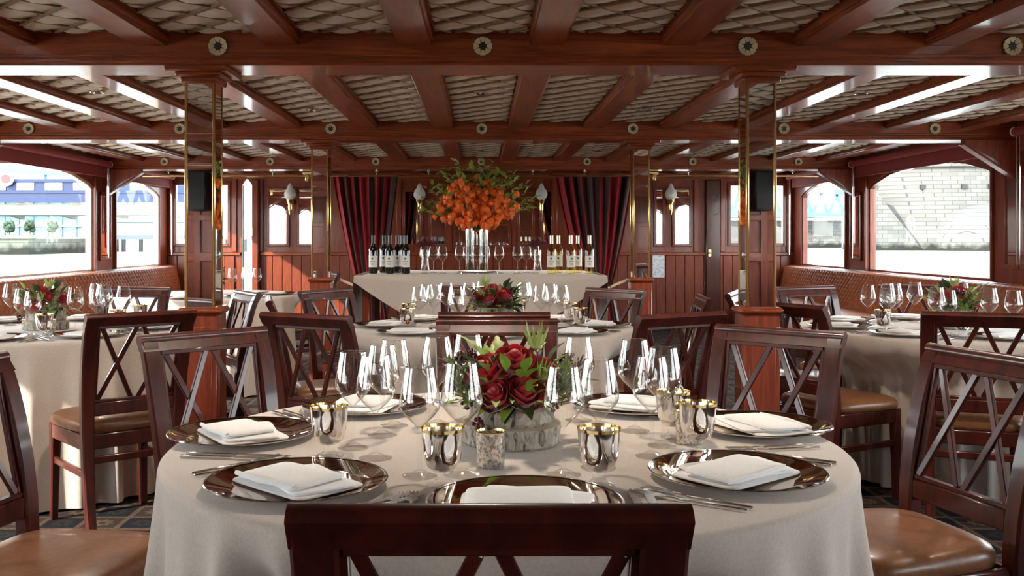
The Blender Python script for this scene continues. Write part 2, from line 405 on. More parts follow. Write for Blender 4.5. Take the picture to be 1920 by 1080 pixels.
# side walls: sill panel, piers at each frame, arched heads
def arch_poly(a, b, top):
    """wall between spring line and ceiling over an opening a..b"""
    n = 12; pts = [(a, SPRING)]; Lh = min(.5, (b-a)*.3)
    pts.append((a+Lh*.25, SPRING+(ARCH-SPRING)*.28))
    for k in range(n+1):
        t = k/n; y = a+Lh+(b-a-2*Lh)*t; pts.append((y, ARCH-.045*(2*t-1)**2))
    pts.append((b-Lh*.25, SPRING+(ARCH-SPRING)*.28)); pts.append((b, SPRING))
    return pts
BAYS_Y = [(-3.3, -2.3), (-1.6, .7), (1.4, 3.95), (4.72, 7.28), (8.0, 10.58), (11.2, 12.78)]
PIERS = [(Y0, -3.3)]+[(BAYS_Y[i][1], BAYS_Y[i+1][0]) for i in range(5)]+[(12.78, Y1)]
win_n = 0
def side_wall(sgn):
    global win_n
    x0, x1 = sgn*HW, sgn*(HW+.09)
    m = MB().box(x0, x1, Y0, Y1, 0, SILL)
    for a, b in PIERS: m.box(x0, x1, a, b, SILL, CZ+.03)
    for a, b in BAYS_Y:
        ap = arch_poly(a, b, CZ)
        for i in range(len(ap)-1): m.prism([ap[i], ap[i+1], (ap[i+1][0], CZ+.03), (ap[i][0], CZ+.03)], x0, x1, 'x')
    wl_ = S(O('wall_'+('right' if sgn > 0 else 'left'), m, wood_z))
    O('sill_rail', MB().box(x0-sgn*.05, x1, Y0, Y1, SILL-.03, SILL+.004, .006), wood_y, wl_)
    for a, b in PIERS[1:-1]:
        c = (a+b)/2
        if c < 3: continue
        for e in (a, b): O('pilaster_strip', MB().box(x0-sgn*.025, x0, e-.03 if e == b else e, e if e == b else e+.03, SILL, BZ, .004), wood_z, wl_)
        O('pilaster_strip', MB().box(x0-sgn*.02, x0, c-.16, c-.13, 1.0, 1.72, .004).box(x0-sgn*.02, x0, c+.13, c+.16, 1.0, 1.72, .004).box(x0-sgn*.02, x0, c-.16, c+.16, 1.69, 1.73, .004).box(x0-sgn*.02, x0, c-.16, c+.16, .97, 1.01, .004), wood_z, wl_)
        O('mirror', MB().box(x0-sgn*.008, x0-sgn*.001, c-.13, c+.13, 1.01, 1.69), mirror_m, wl_)
        # knee bracket from pier to cross beam
        O('bracket', MB().prism([(x0, 1.70), (x0-sgn*.06, 1.72), (x0-sgn*.20, 1.84), (x0-sgn*.42, BZ-.03), (x0-sgn*.42, BZ), (x0, BZ)], c-.035, c+.035, 'y').bar((x0-sgn*.02, c, 1.69), (x0-sgn*.43, c, BZ-.03), .09, .02, c=.004), wood_z, wl_)
    for a, b in BAYS_Y:
        win_n += 1
        ap = arch_poly(a, b, 0)
        fr = MB(); xm = sgn*(HW+.045)
        outl = [(a, SILL)]+ap+[(b, SILL)]
        for i in range(len(outl)): 
            p, q = outl[i], outl[(i+1) % len(outl)]
            fr.bar((xm, p[0], p[1]), (xm, q[0], q[1]), .05, .06, up=(1, 0, 0), c=.004)
        wdw = S(O('window_%d' % win_n, fr, cream_m if sgn < 0 and a > 7 else wood_z))
        O('pane', MB().prism(outl, sgn*(HW+.05), sgn*(HW+.056), 'x'), pane_m, wdw)
    return wl_
wall_l = side_wall(-1); wall_r = side_wall(1)

# rear bulkhead behind the photographer (seen only in the mirrors)
wrr = S(O('wall_rear', MB().box(-HW, HW, Y0-.08, Y0, 0, CZ+.03), wood_z))
for k in range(-7, 8): O('stile', MB().box(.6*k-.05, .6*k+.05, Y0, Y0+.03, 0, 2.0, .008), wood_z, wrr)
for z0, z1 in ((.05, .15), (.92, 1.04), (1.44, 1.52), (1.95, 2.05)): O('rail', MB().box(-HW, HW, Y0, Y0+.028, z0, z1, .008), wood_x, wrr)
for sgn, nm in ((-1, 'left'), (1, 'right')):
    s = T('loudspeaker', 'black loudspeaker on the rear bulkhead, mirrored in the %s front post' % nm, 'speaker', (sgn*3.53, Y0+.14, 1.56))
    O('cabinet', MB().box(-.11, .11, -.1, .1, 0, .5, .015), black_m, s); O('bracket', MB().box(-.03, .03, -.14, -.1, .15, .35), black_m, s)
    O('grille', MB().box(-.095, .095, .1, .112, .02, .48, .005), flat('speaker mesh', (.02, .02, .02), .7), s)

# far bulkhead
YB = Y1
def bx(px): return X(px, YB)
def bz(py): return Z(py, YB)
holes = [(bx(328), bx(430), 1.125, 1.95), (bx(455), bx(473), .02, 2.02), (bx(1367), bx(1470), 1.13, 1.94)]
m = MB(); cur = -HW
for a, b, z0, z1 in holes:
    m.box(cur, a, YB, YB+.08, 0, CZ+.03); m.box(a, b, YB, YB+.08, 0, z0); m.box(a, b, YB, YB+.08, z1, CZ+.03); cur = b
m.box(cur, HW, YB, YB+.08, 0, CZ+.03)
wall_b = S(O('wall_back', m, wood_z))
for k, (a, b, z0, z1) in enumerate(holes):
    win_n += 1
    t = .02
    fr = MB().box(a-t, a+t, YB-.025, YB+.06, z0-t, z1+t, .005).box(b-t, b+t, YB-.025, YB+.06, z0-t, z1+t, .005).box(a, b, YB-.025, YB+.06, z0-t, z0+t, .005).box(a, b, YB-.025, YB+.06, z1-t, z1+t, .005)
    if k == 1: fr = MB().box(a-.014, a, YB-.02, YB+.06, z0, z1+.02, .004).box(b, b+.014, YB-.02, YB+.06, z0, z1+.02, .004).prism([(a, z1-.09), ((a+b)/2, z1), (b, z1-.09), (b, z1+.02), (a, z1+.02)], YB-.02, YB+.06, 'y')
    wd = S(O('window_%d' % win_n, fr, wood_z)); O('pane', MB().box(a, b, YB+.02, YB+.026, z0, z1), pane_m, wd)
# plank dado: every board its own part
plank_me = MB().box(-.062, .062, -.022, 0, .10, .985, .006).mesh('plank', plank_m)
px_ = -HW+.065
while px_ < HW-.05:
    if not (holes[1][0]-.07 < px_ < bx(490)+.05): O('plank', plank_me, parent=wall_b, loc=(px_, YB, 0))
    px_ += .1285
O('dado_rail', MB().box(-HW, holes[1][0]-.02, YB-.04, YB, .985, 1.03, .008).box(bx(489), HW, YB-.04, YB, .985, 1.03, .008), wood_x, wall_b)
O('baseboard', MB().box(-HW, HW, YB-.035, YB, 0, .10, .008), wood_x, wall_b)
O('cornice', MB().box(-HW, HW, YB-.05, YB, 2.03, 2.09, .01).box(-HW, HW, YB-.03, YB, 2.01, 2.035, .006), wood_x, wall_b)
for p in (322, 440, 489, 600, 748, 843, 964, 1040, 1215, 1305, 1355, 1478):
    O('stile', MB().box(bx(p)-.035, bx(p)+.035, YB-.028, YB, 1.03, 2.02, .008), wood_z, wall_b)
for a, b, z0, z1 in [(503, 541, 1.12, 1.88), (559, 592, 1.12, 1.88), (1228, 1244, 1.12, 1.88), (1262, 1294, 1.12, 1.88), (757, 790, 1.12, 1.86), (806, 838, 1.12, 1.86), (851, 956, 1.11, 1.40), (972, 1000, 1.12, 1.86), (1014, 1036, 1.12, 1.86), (866, 942, 1.46, 1.86)]:
    a, b = bx(a), bx(b)
    fr = MB()
    for q in (a, b): fr.box(q-.018, q+.018, YB-.03, YB, z0-.018, z1+.018, .006)
    for q in (z0, z1): fr.box(a, b, YB-.03, YB, q-.018, q+.018, .006)
    f_ = O('mirror_frame', fr, wood_z, wall_b); O('mirror', MB().box(a+.01, b-.01, YB-.014, YB-.006, z0+.01, z1-.01), mirror_m, f_)
# doors in the far bulkhead
d1 = S(O('door_1', MB().box(bx(475), bx(487), YB-.10, YB, .02, 2.0, .01), plank_m)); O('handle', MB().tube([(bx(477), YB-.10, 1.25), (bx(477), YB-.13, 1.25), (bx(477), YB-.13, 1.36), (bx(477), YB-.10, 1.36)], .008, 8), brass, d1)
d2 = S(O('door_2', MB().box(bx(1322), bx(1350), YB-.05, YB, .02, 2.0, .012), wood_dark))
O('oval_mirror', MB().lathe([(0, -.02), (.045, -.02), (.055, 0)], 24, (0, 0, 0), (1, 2.4)).mesh('oval_mirror', mirror_m), parent=d2, loc=(bx(1340), YB-.055, bz(385)), rot=(PI/2, 0, 0))
O('handle', MB().box(bx(1326), bx(1332), YB-.06, YB-.05, .97, 1.07, .004).tube([(bx(1329), YB-.06, 1.02), (bx(1329), YB-.10, 1.02), (bx(1322), YB-.10, 1.02)], .01, 8), brass, d2)
nt = tag(O('notice', MB().box(-.08, .08, -.008, 0, -.15, .15), paper_m, loc=(bx(1234), YB-.026, bz(499))), 'white printed notice pinned to the planks under the right wall mirrors', 'notice')

# ------------------------------------------------------------------ mirrored posts
def make_post():
    t = T('mirrored_post', '', 'post'); h = .066
    O('pedestal', MB().box(-.082, .082, -.082, .082, 0, .872, .006).box(-.092, .092, -.092, .092, 0, .10, .006).box(-.06, .06, -.087, .087, .16, .82, .004).box(-.087, .087, -.06, .06, .16, .82, .004), wood_z, t)
    O('ledge', MB().box(-.096, .096, -.096, .096, .872, .905, .012), wood_x, t)
    O('core', MB().box(-h+.006, h-.006, -h+.006, h-.006, .905, 1.95), wood_dark, t)
    for k in range(4):
        M = Matrix.Rotation(k*PI/2, 4, 'Z')
        O('mirror', MB().box(-h+.009, h-.009, -h, -h+.005, .905, 1.95, 0, M), mirror_m, t)
        O('brass_strip', MB().box(-h-.003, -h+.011, -h-.003, -h+.011, .905, 1.95, .003, M), brass, t)
    O('capital', MB().box(-.085, .085, -.085, .085, 1.915, 1.945, .008).box(-.105, .105, -.105, .105, 1.94, 1.965, .01).box(-.14, .14, -.14, .14, 1.96, BZ+.002, .006), wood_x, t)
    return t
posts = Once(make_post())
for x, y, lb in ((-1.265, 4.46, 'left mirrored post nearest the camera, brass edges above a mahogany pedestal'), (1.265, 4.46, 'right mirrored post nearest the camera, brass edges above a mahogany pedestal'),
                 (-1.265, 7.74, 'slim mirrored post left of the buffet, by the left curtain'), (1.265, 7.74, 'slim mirrored post right of the buffet, by the right curtain')):
    posts.put((x, y, 0), 0, lb, 'mirrored posts')

# ------------------------------------------------------------------ settees along both sides
def settee(sgn):
    t = T('settee', 'long button tufted russet leather settee under the %s windows' % ('right' if sgn > 0 else 'left'), 'settee', (sgn*HW, 0, 0), 0, 'settees along the cabin sides')
    ya, yb = 3.0, 12.95
    O('base', MB().box(-sgn*.10, -sgn*.66, ya, yb, 0, .33, .01), wood_y, t)
    O('seat', MB().box(-sgn*.16, -sgn*.72, ya, yb, .33, .46, .03), settee_m, t)
    p = .085
    def back(u, v):
        y = ya+(yb-ya)*u; z = .44+.40*v
        a = ((y+z)/p); b = ((y-z)/p)
        h = (abs(math.sin(PI*a))*abs(math.sin(PI*b)))**.5
        return (-sgn*(.22-.07*v+.022*h), y, z)
    O('backrest', MB().grid(back, 560, 22), settee_m, t, sharp=80)
    def roll(u, v):
        y = ya+(yb-ya)*u; a = -.6*PI+1.45*PI*v
        rib = .007*abs(math.sin(PI*(y/.075+v*1.1)))**.5
        r = .052+rib
        return (-sgn*(.105+r*math.cos(a)), y, .80+r*math.sin(a))
    O('top_roll', MB().grid(roll, 700, 10), settee_m, t, sharp=80)
    O('end_panel', MB().box(-sgn*.02, -sgn*.66, ya-.03, ya, 0, .8, .01), wood_z, t)
    return t
settee(-1); settee(1)

# ------------------------------------------------------------------ roller blinds over the side windows
def blinds(sgn):
    side = 'right' if sgn > 0 else 'left'
    nm = {3: 'second', 4: 'large', 5: 'small far'}
    for k in (3, 4, 5):
        a, b = BAYS_Y[k]; a -= .22; b += .22
        if k == 5: b = 13.0
        lab = 'rolled wine red blind above the %s window on the %s side' % ({3: 'nearest', 4: 'large', 5: 'small farthest'}[k], side)
        t = T('roller_blind', lab, 'blind', (sgn*(HW-.09), a, 2.035), 0, 'roller blinds above the side windows')
        O('roller', MB().tube([(0, 0, 0), (0, b-a, 0)], .034, 16), blind_m, t)
        O('fabric', MB().box(sgn*.032, sgn*.036, .02, b-a-.02, -.135, 0), blind_m, t)
        O('hem_bar', MB().box(sgn*.026, sgn*.042, .02, b-a-.02, -.15, -.13, .004), blind_m, t)
        for yy in (0, b-a): O('end_cap', MB().tube([(0, yy-.008, 0), (0, yy+.008, 0)], [.037, .037], 18), cream_m, t)
        ch = MB()
        ch.tube([(-sgn*.01, b-a-.05, 0), (-sgn*.012, b-a-.05, -.55), (-sgn*.012, b-a-.052, -1.02), (-sgn*.012, b-a-.07, -1.05), (-sgn*.012, b-a-.088, -1.02), (-sgn*.012, b-a-.09, -.5), (-sgn*.01, b-a-.09, 0)], .004, 6)
        O('bead_chain', ch, chrome, t)
blinds(-1); blinds(1)

# ------------------------------------------------------------------ curtain rail and curtains
rl = T('curtain_rail', 'long brass curtain rail with hooks under the farthest beam', 'curtain rail', (0, 11.25, 1.935))
O('rod', MB().tube([(-3.9, 0, 0), (3.9, 0, 0)], .011, 10), brass, rl)
hk = MB().tube([(0, 0, .012), (0, 0, .05)], .006, 6).box(-.018, .018, -.012, .012, .045, .06, .003).mesh('hook', chrome)
for k in range(13): O('hook', hk, parent=rl, loc=(-3.6+.6*k, 0, 0))
for x in (-3.2, -2.0, 2.0, 3.2): O('bracket', MB().box(x-.05, x+.05, -.02, .02, .015, .052, .008).box(x-.02, x+.02, -.03, -.005, -.06, .02, .006), brass, rl)
def curtain(name_side, x0, x1, xt):
    sgn = -1 if x0 < 0 else 1
    t = T('curtain', 'crimson and brown striped velvet curtain tied back behind the %s end of the buffet' % name_side, 'curtain', ((x0+x1)/2, 11.27, 0), 0, 'velvet curtains')
    cx = (x0+x1)/2; top = 1.925; wtop = x1-x0
    def fn(u, v):
        z = top*(1-v)+.03*v
        tie = .62
        if z > tie: k = ((z-tie)/(top-tie)); wd = .26+(wtop-.26)*(k**.75); c = (xt-cx)*(1-k)**1.3
        else: k = (tie-z)/tie; wd = .26+.25*k**.6; c = (xt-cx)
        am = .045+.015*math.sin(9*u)
        y = am*math.sin(2*PI*(8.5*u+.10*math.sin(5*u+3*v)))+.012*math.sin(2*PI*21*u)
        return (c+(u-.5)*wd+.012*math.sin(2*PI*17*u), y, z)
    pat = [0, 0, 0, 1, 0, 0, 1, 1, 0, 0, 0, 1, 1, 0, 0, 1, 0, 0, 1, 1] if sgn < 0 else [0, 0, 1, 0, 1, 1, 0, 1, 1, 1, 1, 0, 1, 1, 0, 0, 0, 1, 1, 0]
    O('drape', MB().grid(fn, 140, 30, midx=lambda i, j: pat[int(i/140*len(pat))]), [velvet_red, velvet_brown], t, sharp=80)
    O('tieback', MB().tube([(xt-cx+sgn*.36, .08, .74), (xt-cx+sgn*.15, -.02, .66), (xt-cx, -.13, .60), (xt-cx-sgn*.14, -.02, .66), (xt-cx, .1, .66)], .016, 8), rope_m, t)
    O('tieback_hook', MB().tube([(xt-cx+sgn*.36, .12, .74), (xt-cx+sgn*.36, .02, .74), (xt-cx+sgn*.38, .0, .79)], .014, 8), brass, t)
curtain('left', X(624, 11.25), X(746, 11.25), -1.28)
curtain('right', X(1042, 11.25), X(1189, 11.25), 1.36)

# ------------------------------------------------------------------ wall sconces
sc = T('wall_sconce', '', 'lamp')
O('backplate', MB().lathe([(0, 0), (.035, 0), (.03, .012), (0, .016)], 16).mesh('backplate', brass), parent=sc, rot=(PI/2, 0, 0))
O('arm', MB().tube([(0, 0, 0), (0, -.06, -.02), (0, -.11, .01), (0, -.12, .05)], [.009, .01, .009, .012], 8).lathe([(0, -.17), (.010, -.165), (.018, -.12), (.028, -.06), (.022, -.03), (.04, .01), (.045, .035), (.0, .04)], 14, (0, -.12, 0)), brass, sc)
O('shade', MB().lathe([(.04, .035), (.072, .07), (.080, .11), (.066, .155), (.04, .185), (.03, .22), (.008, .25), (0, .255)], 18, (0, -.12, 0)), shade_m, sc)
sco = Once(sc)
for px, lb in ((548, 'flame shaped glass sconce between the mirrors left of the left curtain'), (788, 'flame shaped glass sconce half hidden by leaves left of the orange flowers'),
               (1014, 'flame shaped glass sconce right of the orange flower display'), (1254, 'flame shaped glass sconce between the mirrors right of the right curtain')):
    sco.put((bx(px), YB-.03, bz(380)), 0, lb, 'wall sconces')

# ------------------------------------------------------------------ dining chairs
def rect_sweep(mb, path, wx, wy):
    """square section swept along path of (x,y,z); wx,wy widths per point"""
    vv = []; fs = []
    for i, p in enumerate(path):
        a, b = wx[i]/2, wy[i]/2; c = min(a, b)*.3
        for sx_, sy_ in ((-a+c, -b), (a-c, -b), (a, -b+c), (a, b-c), (a-c, b), (-a+c, b), (-a, b-c), (-a, -b+c)): vv.append((p[0]+sx_, p[1]+sy_, p[2]))
    n = 8
    for i in range(len(path)-1):
        for k in range(n): fs.append((i*n+k, i*n+(k+1) % n, (i+1)*n+(k+1) % n, (i+1)*n+k))
    fs.append(list(range(n))[::-1]); fs.append([(len(path)-1)*n+k for k in range(n)])
    return mb.add(vv, fs)
PROF = [(0, -.262), (.12, -.232), (.28, -.21), (.45, -.205), (.55, -.212), (.65, -.227), (.75, -.250), (.82, -.270), (.865, -.286), (.895, -.302)]
def yb(z):
    for (z0, y0), (z1, y1) in zip(PROF, PROF[1:]):
        if z <= z1: return y0+(y1-y0)*(z-z0)/(z1-z0)
    return PROF[-1][1]
def make_chair():
    t = T('dining_chair', '', 'chair')
    for s in (-1, 1):
        path = [(s*(.186+.012*min(1, max(0, (z-.4)/.4))), y, z) for z, y in PROF]
        O('back_post', rect_sweep(MB(), path, [.034, .04, .044, .05, .052, .054, .055, .055, .055, .054], [.034, .036, .04, .042, .04, .037, .034, .032, .032, .034]), chair_m, t)
    tr = MB(); pr = []
    for k in range(13):                           # rounded, slightly rolled top rail
        a = PI*k/12; pr.append((yb(.895)-.004-.019*math.cos(a+.35), .898+.020*math.sin(a+.2)))
    pr += [(yb(.868)+.017, .868), (yb(.868)-.014, .866)]
    tr.prism(pr, -.226, .226, 'x'); O('top_rail', tr, chair_m, t)
    O('lower_rail', MB().box(-.165, .165, yb(.53)-.013, yb(.53)+.015, .498, .552, .004), chair_m, t)
    fr = MB()
    for s in (-1, 1): fr.bar((s*.164, yb(.555)+.002, .553), (s*.17, yb(.86)+.002, .868), .014, .020, up=(1, 0, 0), c=.002)
    fr.bar((-.168, yb(.86)+.004, .861), (.168, yb(.86)+.004, .861), .020, .014, c=.002); fr.bar((-.165, yb(.56)+.002, .558), (.165, yb(.56)+.002, .558), .020, .012, c=.002)
    O('inner_frame', fr, chair_m, t)
    for c in (-.083, .083):
        for s in (-1, 1):
            O('lattice_slat', MB().bar((c-s*.069, yb(.855)+.002+.003*s, .858), (c+s*.069, yb(.56)+.002+.003*s, .562), .019, .012, up=(0, 1, 0), c=.002), chair_m, t)
    n = 36; ct = []
    for k in range(n):
        a = 2*PI*k/n; ca, sa = math.cos(a), math.sin(a)
        x = math.copysign(abs(ca)**.42, ca); y = math.copysign(abs(sa)**.42, sa)
        ct.append((x*(.213+.020*y), y*.215+.018))
    O('seat', MB().loft(ct, [(.93, .418), (.985, .424), (1, .437), (.995, .452), (.96, .465), (.86, .476), (.6, .483), (.3, .486), (.1, .487)]), leather, t, sharp=60)
    ap = MB().box(-.19, .19, .188, .21, .355, .42, .006).box(-.185, .185, -.2, -.18, .36, .42, .004)
    for s in (-1, 1): ap.bar((s*.186, -.19, .388), (s*.2, .2, .388), .022, .065, c=.005)
    O('apron', ap, chair_m, t)
    for s in (-1, 1):
        O('front_leg', rect_sweep(MB(), [(s*.196, .196, 0), (s*.193, .196, .2), (s*.19, .194, .42)], [.03, .036, .044], [.03, .036, .044]), chair_m, t)
        O('stretcher', MB().bar((s*.188, -.21, .26), (s*.193, .195, .26), .018, .03, c=.004), chair_m, t)
    O('stretcher', MB().bar((-.19, -.21, .32), (.19, -.21, .32), .018, .03, c=.004), chair_m, t)
    return t
chairs = Once(make_chair())
TABLES = {'front': (.057, 2.22), 'middle': (.06, 5.13), 'left': (-2.25, 5.0), 'right': (2.43, 5.05), 'far': (-2.25, 8.05)}
RT = .75; TZ = .75
CH = [  # table, back top x, y, facing (None: table centre), label
 ('front', .01, 1.10, (0, 1), 'dark mahogany chair in the foreground, its back to the camera, nearest of all'),
 ('front', -1.30, 2.36, (1, -.22), 'mahogany chair cut by the left picture edge, pale lit tan seat'),
 ('front', -.885, 3.15, None, 'mahogany chair with blue sheen on its lattice, before the left front post'),
 ('front', .06, 3.62, (0, -1), 'mahogany chair straight behind the red roses, facing the camera'),
 ('front', .985, 3.24, None, 'red lit mahogany chair before the right front post'),
 ('front', 1.33, 2.56, None, 'large mahogany chair at the right picture edge, brown leather seat in view'),
 ('middle', .055, 3.95, (0, 1), 'chair back at the middle table, directly behind the chair beyond the roses'),
 ('middle', -.69, 3.86, None, 'chair at the near left of the middle table, lattice seen from behind'),
 ('middle', -1.05, 4.88, None, 'chair left of the middle table, half hidden by the chair in front of it'),
 ('middle', -.90, 5.72, None, 'chair with blue grey sheen beyond the middle table, under the left curtain'),
 ('middle', -.03, 6.15, (0, -1), 'chair at the far side of the middle table, before the buffet'),
 ('middle', .79, 5.76, None, 'chair beyond the middle table, under the right curtain'),
 ('middle', 1.14, 5.02, None, 'chair right of the middle table, upper rail tilted and rolled'),
 ('middle', .80, 3.90, None, 'dark chair at the near right of the middle table, seen from behind'),
 ('left', -1.38, 3.97, None, 'chair with its back turned before the left table, tan seat beside the cloth'),
 ('left', -2.12, 5.98, None, 'chair beyond the left table, against the left settee'),
 ('left', -1.33, 5.52, None, 'white lit chair at the right of the left table, behind the left front post'),
 ('right', 2.02, 3.93, None, 'dark chair with its back turned before the right table'),
 ('right', 1.42, 4.50, None, 'chair just right of the right front post, brown seat toward the right table'),
 ('right', 1.42, 5.45, None, 'chair seen edge on just left of the right front post'),
 ('right', 2.02, 6.05, None, 'chair with blue sheen beyond the right table, nearer the right front post'),
 ('right', 2.78, 6.22, None, 'chair beyond the right table, behind its wine glasses, against the settee'),
 ('far', -1.35, 8.6, None, 'small far chair at the distant left table'),
]
tucks = {k: [] for k in TABLES}
for tb, x, y, f, lb in CH:
    cx, cy = TABLES[tb]
    if f is None: f = (cx-x, cy-y)
    L = math.hypot(*f); fx, fy = f[0]/L, f[1]/L
    ox, oy = x+fx*.295, y+fy*.295
    chairs.put((ox, oy, 0), math.atan2(-fx, fy), lb, 'lattice back dining chairs')
    ex, ey = ox+fx*.235-cx, oy+fy*.235-cy
    tucks[tb].append((math.atan2(ey, ex), math.hypot(ex, ey)))

# ------------------------------------------------------------------ tables and cloths
CL = {'front': 'beige tablecloth hanging in folds from the round front table', 'middle': 'beige tablecloth on the round middle table before the buffet', 'left': 'beige tablecloth on the round table by the left windows',
      'right': 'beige tablecloth on the round table by the right windows', 'far': 'beige tablecloth on the distant table behind the left front post'}
top_me = MB().lathe([(0, TZ-.028), (.735, TZ-.028), (.742, TZ-.015), (.735, TZ-.006), (0, TZ-.006)], 48).mesh('tabletop', wood_dark)
leg_me = MB().lathe([(0, 0), (.03, 0), (.022, .4), (.03, TZ-.03), (0, TZ-.03)], 12).mesh('leg', wood_dark)
for k, (tb, (cx, cy)) in enumerate(TABLES.items()):
    t = T('round_table', 'round table hidden under the cloth, '+{'front': 'nearest the camera', 'middle': 'before the buffet', 'left': 'by the left windows', 'right': 'by the right windows', 'far': 'behind the left front post'}[tb], 'table', (cx, cy, 0), 0, 'round tables')
    O('tabletop', top_me, parent=t)
    for q in range(4): O('leg', leg_me, parent=t, loc=(.2*math.cos(q*PI/2+.8), .2*math.sin(q*PI/2+.8), 0))
    ph = k*1.7; tk = tucks[tb]
    nu = 420 if tb == 'front' else 300
    def rad(a, t_):
        fold = .6*math.cos(24*a+2.2*math.sin(3*a+ph)+ph)+.4*math.cos(37*a+2.5*math.sin(2*a+ph))
        fold = 2*max(0, (fold+1)/2)**1.5-1
        s = t_*t_*(3-2*t_)
        r = RT+.004+.040*s+.034*fold*min(1, t_*2.6)**.9
        z = TZ*(1-t_)
        for (th, lim) in tk:
            if lim < RT+.05:
                da = abs((a-th+PI) % (2*PI)-PI); wgt = max(0, 1-max(0, (da*max(lim, .3)-.25))/.14)
                wgt = wgt*wgt*(3-2*wgt); h = min(1, max(0, (TZ-.04-z)/.16)); h = h*h*(3-2*h)
                tgt = min(r, lim-.05+.03*fold); r = r+(tgt-r)*wgt*h
        return r
    NR = 26
    def fn(u, v):
        a = 2*PI*u
        j = v*NR
        if j <= 5: r = RT*.995*(j/5)**.8 if j < 5 else RT-.012; z = TZ+.001 if j < 5 else TZ+.001
        elif j <= 8:
            q = (j-5)/3*PI/2; r = RT-.012+.016*math.sin(q); z = TZ+.001-.016*(1-math.cos(q))
        else:
            t_ = (j-8)/(NR-8); r = rad(a, t_*.98); z = (TZ-.015)*(1-t_)+.012*t_
        if j < 5: r = (RT-.012)*(j/5)
        return (r*math.cos(a), r*math.sin(a), z)
    c = O('tablecloth', MB().grid(fn, nu, NR, wrap=True).mesh('tablecloth', cloth_m, 70), loc=(cx, cy, 0)); tag(c, CL[tb], 'tablecloth', 'beige tablecloths')

# ------------------------------------------------------------------ tableware originals
GP = [(0, .001), (.034, .001), (.035, .003), (.02, .007), (.006, .014), (.0042, .03), (.004, .07), (.0045, .094), (.009, .100), (.026, .116), (.037, .130), (.0405, .139), (.040, .150), (.0365, .172), (.031, .200), (.0285, .214), (.0278, .2145)]
wg = T('wine_glass', '', 'glass')
k = GP.index((.0045, .094))
O('foot_and_stem', MB().lathe(GP[:k+1], 24), stem_g, wg)
O('bowl', MB().lathe(GP[k:]+[(.0272, .2145), (.0280, .2125)], 24), glass_m, wg)
GLASS = Once(wg)
gb = T('silver_goblet', '', 'goblet')
O('foot', MB().lathe([(0, .001), (.030, .001), (.031, .004), (.018, .008), (.0125, .014), (.012, .022), (.016, .028), (0, .030)], 24), stem_g, gb)
O('bowl', MB().lathe([(0, .028), (.018, .029), (.028, .036), (.0345, .05), (.0375, .07), (.0390, .09), (.0398, .104), (.0385, .104), (.036, .07), (.03, .045), (0, .038)], 28), mercury, gb)
O('gilt_rim', MB().lathe([(.0399, .1035), (.0405, .106), (.0412, .110), (.0400, .110), (.0388, .1), (.0365, .075)], 28), gold, gb)
GOB = Once(gb)
vt = T('votive_holder', '', 'candle holder')
O('cup', MB().lathe([(0, .001), (.027, .001), (.0285, .006), (.0295, .07), (.0278, .07), (.0262, .012), (0, .01)], 24), votive_m, vt)
O('lip', MB().lathe([(.0293, .069), (.0300, .0725), (.0285, .0735), (.0275, .069)], 24), gold, vt)
O('candle', MB().lathe([(0, .011), (.022, .011), (.022, .03), (0, .031)], 16).tube([(0, 0, .03), (.001, 0, .038)], .001, 5), cream_m, vt)
VOT = Once(vt)
cp = T('charger_plate', '', 'plate')
O('dish', MB().lathe([(0, .002), (.085, .002), (.12, .004), (.16, .014), (.1665, .0165), (.1665, .018), (.16, .0168), (.125, .0075), (.118, .006), (0, .0055)], 56), charger_m, cp)
O('rim', MB().lathe([(.1655, .0155), (.1690, .0160), (.1700, .018), (.1685, .0195), (.1655, .0188)], 56), chrome, cp)
PLATE = Once(cp)
def slab(mb, w_, d_, z0, z1, rot, off, bulge, tilt=(0, 0), n=44):
    ct = []
    for k in range(n):
        a = 2*PI*k/n; ca, sa = math.cos(a), math.sin(a)
        ct.append((math.copysign(abs(ca)**.22, ca)*w_/2, math.copysign(abs(sa)**.22, sa)*d_/2))
    t_ = z1-z0; o = len(mb.v)
    mb.loft(ct, [(.97, z0), (1, z0+t_*.3), (.997, z0+t_*.7), (.975, z1), (.7, z1+bulge*.5), (.4, z1+bulge*.85), (.1, z1+bulge)], None)
    c, s_ = math.cos(rot), math.sin(rot)
    for i in range(o, len(mb.v)):
        x, y, z = mb.v[i]; z += tilt[0]*x+tilt[1]*y
        mb.v[i] = (x*c-y*s_+off[0], x*s_+y*c+off[1], z)
nk = MB()
slab(nk, .225, .155, .0075, .0125, .10, (0, 0), .001)
slab(nk, .20, .125, .0130, .0185, -.16, (.012, .012), .002, (.0, .02))
slab(nk, .185, .120, .0190, .0255, .12, (-.010, -.008), .005, (.02, .03))
nk.tube([(-.100, -.072, .0215), (-.01, -.072, .0232), (.075, -.052, .0245)], [.0045, .0055, .0045], 10)
npk = tag(O('napkin', nk, napkin_m, sharp=50), '', 'napkin')
NAP = Once(npk)
fk = MB().bar((0, -.105, .0045), (0, .02, .0045), .008, .004, c=.0015).bar((0, .018, .0045), (0, .048, .006), .006, .003, c=.001)
fk.prism([(-.004, .046), (.004, .046), (.0115, .058), (.0115, .070), (-.0115, .070), (-.0115, .058)], .004, .006, 'z')
for q in range(4): fk.bar((-.0098+q*.0065, .068, .005), (-.0098+q*.0065, .108, .0065), .0028, .0022)
fork = tag(O('fork', fk, steel), '', 'fork'); FORK = Once(fork)
kf = MB().bar((0, -.115, .0045), (0, .0, .0045), .0095, .006, c=.002)
kf.prism([(-.0045, -.002), (.0045, -.002), (.009, .02), (.009, .09), (.002, .118), (-.006, .10), (-.006, .01)], .0035, .0055, 'z')
knife = tag(O('knife', kf, steel), '', 'knife'); KNIFE = Once(knife)

